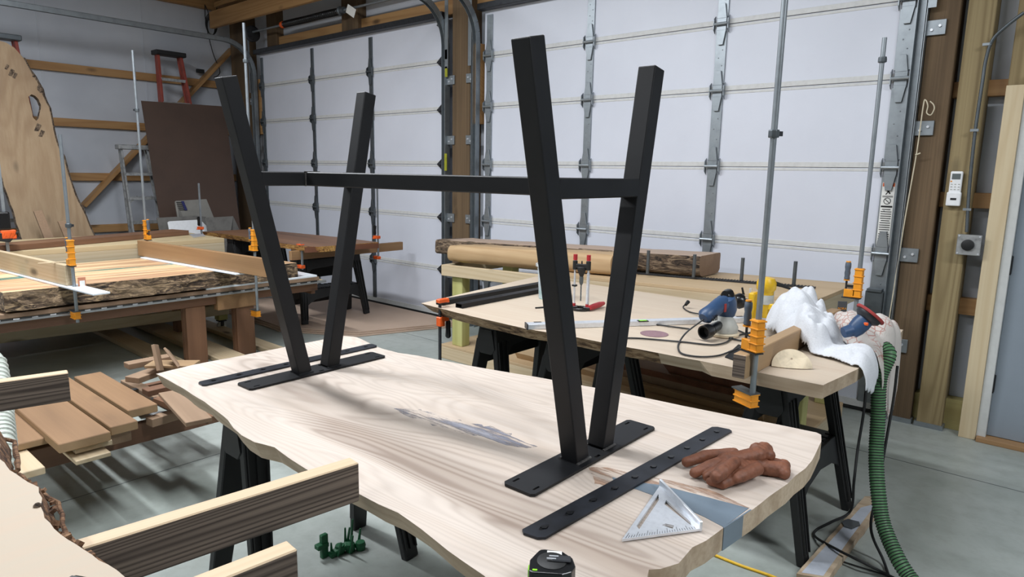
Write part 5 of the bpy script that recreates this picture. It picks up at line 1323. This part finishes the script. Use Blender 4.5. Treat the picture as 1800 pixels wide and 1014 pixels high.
tr = MB().b2((XB+.05, -.42, .532), (XB+.08, 3.36, .552)).build('edge_track', 'track', t, bevel=.002)
y = -.4
while y < 3.3: MB().b2((XB+.079, y, .548), (XB+.0825, y+.065, .558)).build('track_stop', 'ink', tr); y += .10
tag(MB().b2((-6.28, -.42, .5565), (XB+.06, 3.30, .586)).build('brown_plywood_sheet', 'greybd', bevel=.002), 'plywood sheet with a brown edge lying between bench and resin slab', 'sheet')
tag(MB().b2((-6.2, 2.3, .5865), (XB+.06, 3.28, .603)).build('plastic_sheet', 'hdpe', bevel=.002), 'white plastic sheet under the right end of the resin slab', 'sheet', 'white plastic sheets')
tag(MB().b2((-5.9, -.1, .5865), (XB+.05, 1.0, .603)).build('plastic_sheet', 'hdpe', bevel=.002), 'white plastic sheet under the left end of the resin slab', 'sheet', 'white plastic sheets')
zr = .725
of = [P(20, 520, zr), P(120, 508, zr), P(200, 497, zr), P(290, 487, zr), P(370, 477, zr), P(440, 471, zr), P(500, 471, zr), P(520, 470, zr)]
xs_ = [V((p.x, p.y, zr)) for p in of]
outl = [V((-5.08, 1.03, zr)), V((-5.10, 1.5, zr)), V((-5.07, 2.0, zr)), V((-5.11, 2.5, zr)), V((-5.09, 2.8, zr)), V((-5.12, 3.10, zr)), V((-6.2, 3.0, zr)), V((-6.26, 2.3, zr)), V((-6.22, 1.2, zr)), V((-5.95, .95, zr))]
lp = rough_loop(outl, .01, .03, 21)
bo = [V((p.x+(.02+.02*mnoise.noise(V((p.y*9, 3, 1))) if p.x > -5.3 else 0), p.y, .6035)) for p in lp]
# several rings down the bark side for a craggy edge
mb = MB(); K = 4; rings = []
for k_ in range(K+1):
    f = k_/K
    rings.append([lp[i].lerp(bo[i], f)+(V((.016*mnoise.noise(V((lp[i].y*26, lp[i].x*26, f*9))), 0, .008*mnoise.noise(V((lp[i].y*31, 5, f*7))))) if 0 < k_ < K else V((0, 0, 0))) for i in range(len(lp))])
vr = [[mb.bm.verts.new(p) for p in r] for r in rings]
for a_, b_ in zip(vr, vr[1:]):
    for i in range(len(a_)):
        f = mb.bm.faces.new((a_[i], a_[(i+1) % len(a_)], b_[(i+1) % len(a_)], b_[i])); f.material_index = 1
f = mb.bm.faces.new(vr[0]); f.material_index = 0; bmesh.ops.triangulate(mb.bm, faces=[f])
f = mb.bm.faces.new(vr[-1][::-1]); f.material_index = 1; bmesh.ops.triangulate(mb.bm, faces=[f])
def rivermat():
    mt, nt, b = new_mat('striped_slab_wood')
    v = coords(nt, (7, .5, 1), rnd=False); n = noise_n(nt, v, 1, 3, .6, .5); n2 = noise_n(nt, coords(nt, (60, 2, 1), rnd=False), 1, 4)
    c = ramp(nt, n, [(.36, srgb((236, 212, 170))), (.5, srgb((216, 180, 138))), (.6, srgb((176, 134, 104))), (.72, srgb((232, 208, 168)))])
    c = mixc(nt, ramp(nt, n2, [(.45, (0, 0, 0, 1)), (.75, (.4, .4, .4, 1))]), c, srgb((170, 130, 96)))
    nt.links.new(c, b.inputs['Base Color']); b.inputs['Roughness'].default_value = .45; return mt
M['striped'] = rivermat()
rs_ = tag(mb.build('resin_river_slab', ['striped', 'barkY'], origin=(-5.65, 2, .6035)), 'pale bark-edged slab with a teal resin seam clamped on the brown bench', 'slab')
rv = []
for y in [1.0+i*.1 for i in range(21)]:
    xc_ = -5.70-.03*((y-1)/2)-.02*math.sin(y*5); rv.append((xc_, y))
w_ = lambda y: (.045 if y < 1.6 else .02)+.01*math.sin(y*11)
lo_ = [V((x+w_(y), y, zr+.0008)) for x, y in rv]+[V((x-w_(y), y, zr+.0008)) for x, y in rv[::-1]]
MB().poly([lo_], (0, 0, -.001)).build('resin_seam', 'teal', rs_)
# cauls and white strips across the slab
def caul(px0, px1, z0, h, mat, label, th=.04):
    a, b = P(*px0, z0), P(*px1, z0); return board('caul', a+V((0, 0, h/2)), b+V((0, 0, h/2)), th, h, mat, label, 'board', 'cauls clamped on the resin slab', bevel=.003)
zk = zr+.014
ca_y = P(118, 505, zk).y
board('caul', V((-5.01, 1.375, zk+.069)), V((-6.33, 1.245, zk+.069)), .038, .135, 'pine', 'pale pine board on edge clamped across the left part of the resin slab', 'board', 'boards clamped on the resin slab', bevel=.003)
board('caul', V((-4.45, 2.475, zk+.069)), V((-6.33, 2.30, zk+.069)), .04, .135, 'caulwood', 'brown fir board on edge clamped across the right part of the resin slab', 'board', 'boards clamped on the resin slab', bevel=.003)
board('plastic_strip', V((-4.60, 1.43, zr+.0075)), V((-6.25, 1.27, zr+.0075)), .10, .012, 'hdpe', 'white plastic strip under the pine caul, its end sticking out over the bark edge', 'strip', 'white plastic strips', bevel=.002)
board('plastic_strip', V((-4.80, 2.44, zr+.0075)), V((-6.22, 2.30, zr+.0075)), .09, .012, 'hdpe', 'white plastic strip under the brown fir caul', 'strip', 'white plastic strips', bevel=.002)
t = tag(MB().bar(P(398, 478, zr+.004), P(424, 479, zr+.004), .05, .003).build('paper_roll', 'paper'), 'small white plastic bit lying on the resin slab', 'plastic bit')
# shims
board('shim', P(66, 463, zk+.142), P(118, 459, zk+.145), .02, .004, 'pine', 'thin pale stick resting on the pine caul', 'stick')
board('shim', P(0, 475, zr+.004), P(48, 478, zr+.004), .03, .006, 'pine', 'thin pale stick on the resin slab at the left edge', 'stick')
cA = (-4.955, 1.385)
t = pipe_clamp('pipe_clamp', 'leftmost orange-headed pipe clamp, at the near end of the pale pine caul', cA, .50, PV(102, 236, cA).z, .875, .575, PV(118, 400, cA).z, PI/2, hh=.17)
MB().box(V((cA[0]+.012, cA[1]+.042, .755)), (.004, .045, .085)).build('hang_tag', 'copper', t, bevel=.002)
MB().box(V((cA[0]+.0145, cA[1]+.043, .75)), (.001, .03, .05)).build('tag_label', 'paper', t)
cB = (-6.27, 2.34)
pipe_clamp('pipe_clamp', 'pipe clamp at the far end of the brown fir caul, before the ladders', cB, .62, PV(228, 88, cB).z, zk+.145, .6, PV(236, 196, cB).z, -PI/2, lower=False, hh=.17)
cC = (-4.93, 2.625)
pipe_clamp('pipe_clamp', 'pipe clamp at the near end of the brown fir caul', cC, .35, PV(424, 40, cC).z, .878, .405, PV(428, 110, cC).z, PI/2, hh=.17)
cD = (-6.35, 1.38)
t = thing('bar_clamp', 'red-orange bar clamp with a dark handle at the far left edge', 'clamp', (cD[0], cD[1], .7))
cDx = PX(12, 422, -6.35)
MB().b2((-6.358, cDx.y-.01, .70), (-6.342, cDx.y+.01, PV(2, 276, cDx).z)).build('bar', 'galv', t)
q1 = PX(14, 412, -6.33)
MB().box(q1, (.06, .10, .07)).build('jaw', 'redorange', t, bevel=.006)
MB().box(PX(6, 388, -6.33), (.06, .08, .14)).build('grip', 'blackgl', t, bevel=.012, seg=2)
MB().poly([[PX(-4, 410, -6.3), PX(34, 407, -6.3), PX(18, 426, -6.3), PX(-4, 424, -6.3)]], (-.05, 0, 0)).build('trigger', 'black', t, bevel=.004)

# ------------------------------------------------------------------ big pine bench behind
t = thing('pine_bench', 'large pale pine workbench on casters behind the brown bench', 'workbench', (-6.9, 1.4, 0))
MB().b2((-7.35, -1.0, .80), (-6.36, 3.08, .842)).build('top', 'plyY', t, bevel=.002)
MB().b2((-6.40, -1.0, .70), (-6.36, 3.08, .80)).build('front_rail', 'pineY', t, bevel=.003)
MB().b2((-7.35, 3.04, .70), (-6.40, 3.08, .80)).build('end_rail', 'pine', t, bevel=.003)
MB().bar((-6.09, 2.95, .195), (-6.32, -1.0, .235), .04, .09).build('lower_rail', 'pineY', t, bevel=.003)
MB().b2((-7.35, 2.91, .15), (-6.11, 2.95, .24)).build('lower_rail', 'pine', t, bevel=.003)
MB().b2((-7.35, -1, .242), (-6.34, 2.91, .262)).build('lower_shelf', 'plyY', t)
for (x, y) in ((-6.46, 2.9), (-7.3, 2.9), (-6.46, -.8), (-7.3, -.8)):
    MB().b2((x, y, .245 if x > -7 and y > 0 else .10), (x+.088, y+.088, .70)).build('post', 'green4', t, bevel=.004)
    if x > -7 and y > 0: x, y = -6.17, 2.85; MB().b2((x, y, .10), (x+.088, y+.088, .15)).build('foot_block', 'green4', t, bevel=.004)
    c_ = V((x+.044, y+.044, .045))
    cs = MB().box(c_+V((0, 0, .045)), (.07, .07, .01)).box(c_+V((.02, 0, .02)), (.004, .03, .05)).box(c_+V((-.02, 0, .02)), (.004, .03, .05)).build('caster', 'black', t)
    MB().lathe([(.03, -.014), (.042, -.012), (.042, .012), (.03, .014)], c_-V((0, 0, .002)), 16, (1, 0, 0)).build('wheel', 'ltgrey', cs, smooth=True)
board('walnut_board', V((-6.98, 2.93, .867)), V((-6.36, .9, .867)), .24, .045, 'walnut', 'long dark brown board lying on the pine bench', 'board')
tag(MB().poly([[P(333, 413, .844), P(352, 412, .844), P(361, 415, .844), P(340, 418, .844)]], (0, 0, .01)).build('metal_putty_knife', 'alu'), 'small grey metal scraper on the pine bench corner', 'scraper')
# boards on the floor under the benches
for i, (y0, y1, z, x0, x1, lb) in enumerate(((1.98, 2.14, .03, -7.6, -4.5, 'pale board on the floor in front of the brown bench legs, nearest of three'), (2.33, 2.54, .03, -7.6, -4.3, 'pale board on the floor between the brown bench legs, middle of three'), (2.74, 2.88, .03, -7.4, -4.6, 'pale board on the floor behind the brown bench legs, farthest of three'))):
    board('floor_board', V((x1, (y0+y1)/2, .02)), V((x0, (y0+y1)/2+.05, .02)), y1-y0, .036, 'pine', lb, 'board', 'long boards on the floor under the benches', bevel=.002)

# ------------------------------------------------------------------ leaning things on the left wall
# ladders
def ladder(name, label, top, foot, wt, wb, nr, col, capcol, capd=.16, grp='stepladders leaning on the left wall', th=.03, dp=.07):
    top, foot = V(top), V(foot)
    t = thing(name, label, 'ladder', foot, grp)
    for s_ in (-1, 1):
        MB().bar(foot+V((0, s_*wb/2, 0)), top+V((0, s_*wt/2, 0)), dp, th, (0, 1, 0)).build('rail', col, t, bevel=.003)
        MB().bar(foot+V((-.16, s_*wb/2*.96, 0)), top+V((-.06, s_*wt/2*.96, 0)), .03, .025, (0, 1, 0)).build('rear_rail', col, t, bevel=.003)
    for i in range(nr):
        f = (i+1)/(nr+1); c_ = foot.lerp(top, f); w = wb+(wt-wb)*f
        st_ = MB().box(c_, (.075, w-.01, .012)).box(c_+V((.033, 0, -.015)), (.006, w-.01, .03)).build('step', 'alud', t, bevel=.002)
    for f in (.68, .3):
        c_ = foot.lerp(top, f); w = wb+(wt-wb)*f
        for s_ in (-1, 1): MB().bar(c_+V((.03, s_*(w/2-.01), -.08)), c_+V((.03, s_*(w/2-.10), -.01)), .02, .004, (1, 0, 0)).build('step_brace', 'alud', t)
    MB().box(top+V((0, 0, .02)), (capd, wt+.09, .055)).build('top_cap', capcol, t, bevel=.006)
    return t
tl = PX(297, 98, -9.1)
ladder('stepladder', 'tall red fibreglass stepladder with a black cap behind the brown hardboard', (tl.x, tl.y, tl.z), (-8.82, tl.y+.12, 0), .28, .62, 9, 'redfib', 'black')
tl = PX(236, 259, -8.85)
ladder('stepladder', 'short paint-spattered aluminium stepladder left of the brown hardboard', (tl.x, tl.y, tl.z-.02), (-8.55, tl.y+.08, 0), .30, .46, 5, 'alud', 'alud', .12, th=.022, dp=.05)
tl = PX(4, 68, -8.9)
ladder('stepladder', 'red stepladder with a grey cap hidden behind the leaning slab', (tl.x, tl.y-.06, tl.z), (-8.6, tl.y-.0, 0), .34, .6, 8, 'redfib', 'galvd')
# hardboard
t = tag(MB().poly([[PX(248, 177, -8.78), PX(395, 187, -8.78), V((-8.42, 4.36, 0.002)), V((-8.42, 3.38, 0.002))]], (-.006, 0, 0)).build('hardboard_sheet', 'hardboard'), 'large brown hardboard sheet leaning against the ladders', 'sheet')
# foam and grey sheets
def sheet(pts_, X, th, mat, label, name='foam_sheet', dn=True):
    up_ = [PX(x, y, X) for x, y in pts_]
    lo = [V((X+.2, up_[-1].y+.03, .002)), V((X+.2, up_[0].y+.03, .002))] if dn else []
    return tag(MB().poly([up_+lo], (-th, 0, 0)).build(name, mat, bevel=.001), label, 'sheet', 'sheets leaning behind the benches')
s_ = sheet([(308, 355), (310, 353), (363, 350), (380, 392), (326, 392)], -8.2, .02, 'foam', 'small beige sheet with blue dots leaning on the brown hardboard', dn=True)
mb = MB()
for i in range(5): p = PX(321+i*1.3, 355+i*3.2, -8.195); mb.box(p+V((.003, 0, 0)), (.006, .03, .022))
mb.build('blue_dot', 'blueink', s_)
mb = MB()
for i in range(5): p = PX(314+i*1.3, 355.5+i*3.2, -8.195); mb.box(p+V((.003, 0, 0)), (.006, .06, .006))
mb.build('printed_line', 'ink', s_)
sheet([(276, 383), (345, 379), (362, 381), (366, 398)], -8.12, .015, 'foamd', 'long grey sheet leaning left of the beige dotted one')
sheet([(295, 391), (298, 389), (352, 386), (374, 408)], -8.0, .015, 'white', 'white plastic sheet leaning behind the pine bench')
sheet([(361, 383), (410, 380), (422, 406), (378, 408)], -7.9, .02, 'foamd', 'dark grey ribbed sheet leaning behind the walnut slab')
# leaning ash slab
nrm = V((1, 0, .16)).normalized(); p0_ = V((-7.9, 2, 1.0))
outer = [(-60, 120), (-30, 85), (0, 72), (12, 74), (25, 84), (40, 102), (52, 122), (66, 145), (75, 168), (86, 190), (92, 215), (96, 240), (104, 262), (112, 275), (118, 300), (133, 345), (150, 380), (172, 430), (-30, 470), (-60, 400)]
hole = [(50, 170), (55, 166), (62, 168), (68, 174), (72, 184), (71, 196), (68, 208), (64, 212), (58, 205), (54, 192)]
lo = [PL(x, y, p0_, nrm) for x, y in outer]; ho = [PL(x, y, p0_, nrm) for x, y in hole]
foot_y0, foot_y1 = lo[-3].y, lo[-2].y
lo = lo[:-2]+[]
# extend the sides down to the floor
def onpl(y, z): return V((p0_.x-(z-p0_.z)*.16, y, z))
lo2 = lo[:-1]+[lo[-1], onpl(lo[-1].y+.22, .0), onpl(lo[0].y+.35, .0)]
def dens(l, step):
    out = []
    for i in range(len(l)):
        a, b = l[i], l[(i+1) % len(l)]; kk = max(1, int((b-a).length/step))
        for j in range(kk):
            p = a.lerp(b, j/kk); n_w = mnoise.noise(V((p.y*18, p.z*18, 2)))*.008
            out.append(onpl(p.y+n_w, p.z+(n_w if p.z > .1 else 0)))
    return out
ol = dens(lo2, .06); hl = dens(ho, .02)
ash = tag(MB().poly([ol, hl], -nrm*.07, 1, 0).build('leaning_slab', ['ash', 'barkdark']), 'tall pale live-edge slab with a knot hole leaning on the left wall', 'slab')
mb = MB()
edge_ = [p for p in ol if p.y > lo[3].y-.02 and .3 < p.z < 2.56]
edge_.sort(key=lambda p: -p.z)
MB().tube([p-nrm*.03 for p in edge_], [.022+.02*abs(mnoise.noise(V((0, p.z*9, 3))))*(1.6 if p.z > 2 else .6) for p in edge_], 7).build('bark_edge', 'barkdark', ash)
for (x, y, r_) in ((12, 118, .7), (20, 128, 1), (26, 133, .8), (66, 225, 1.2), (73, 235, 1)):
    p = PL(x, y, p0_+nrm*.002, nrm); mb.box(p, (.006, .03*r_, .07*r_), Matrix.Rotation(-.45, 3, 'X'))
mb.build('bark_pocket', 'barkdark', ash)
# small boards leaning in front of it
for i, (pl__, lb) in enumerate(((((62, 372), (77, 370), (96, 424), (74, 426)), 'small brown board leaning on the tall slab, left one'), (((105, 390), (122, 388), (136, 424), (114, 426)), 'small brown board leaning behind the leftmost pipe clamp'))):
    q_ = [PX(x, y, -7.55) for x, y in pl__]; q_ = [V((-7.6, q_[0].y, q_[0].z)), V((-7.6, q_[1].y, q_[1].z)), V((-7.45, q_[2].y+.2, .0)), V((-7.45, q_[3].y+.2, .0))]
    tag(MB().poly([q_], (-.03, 0, 0)).build('short_board', 'greybd', bevel=.002), lb, 'board', 'small boards leaning on the tall slab')
tag(MB().poly([[PX(161, 400, -7.5), PX(170, 400, -7.5), PX(172, 410, -7.5), PX(161, 410, -7.5)]], (-.02, 0, 0)).build('grey_block', 'foam'), 'small grey block edge beside the foot of the tall slab', 'block') if False else None
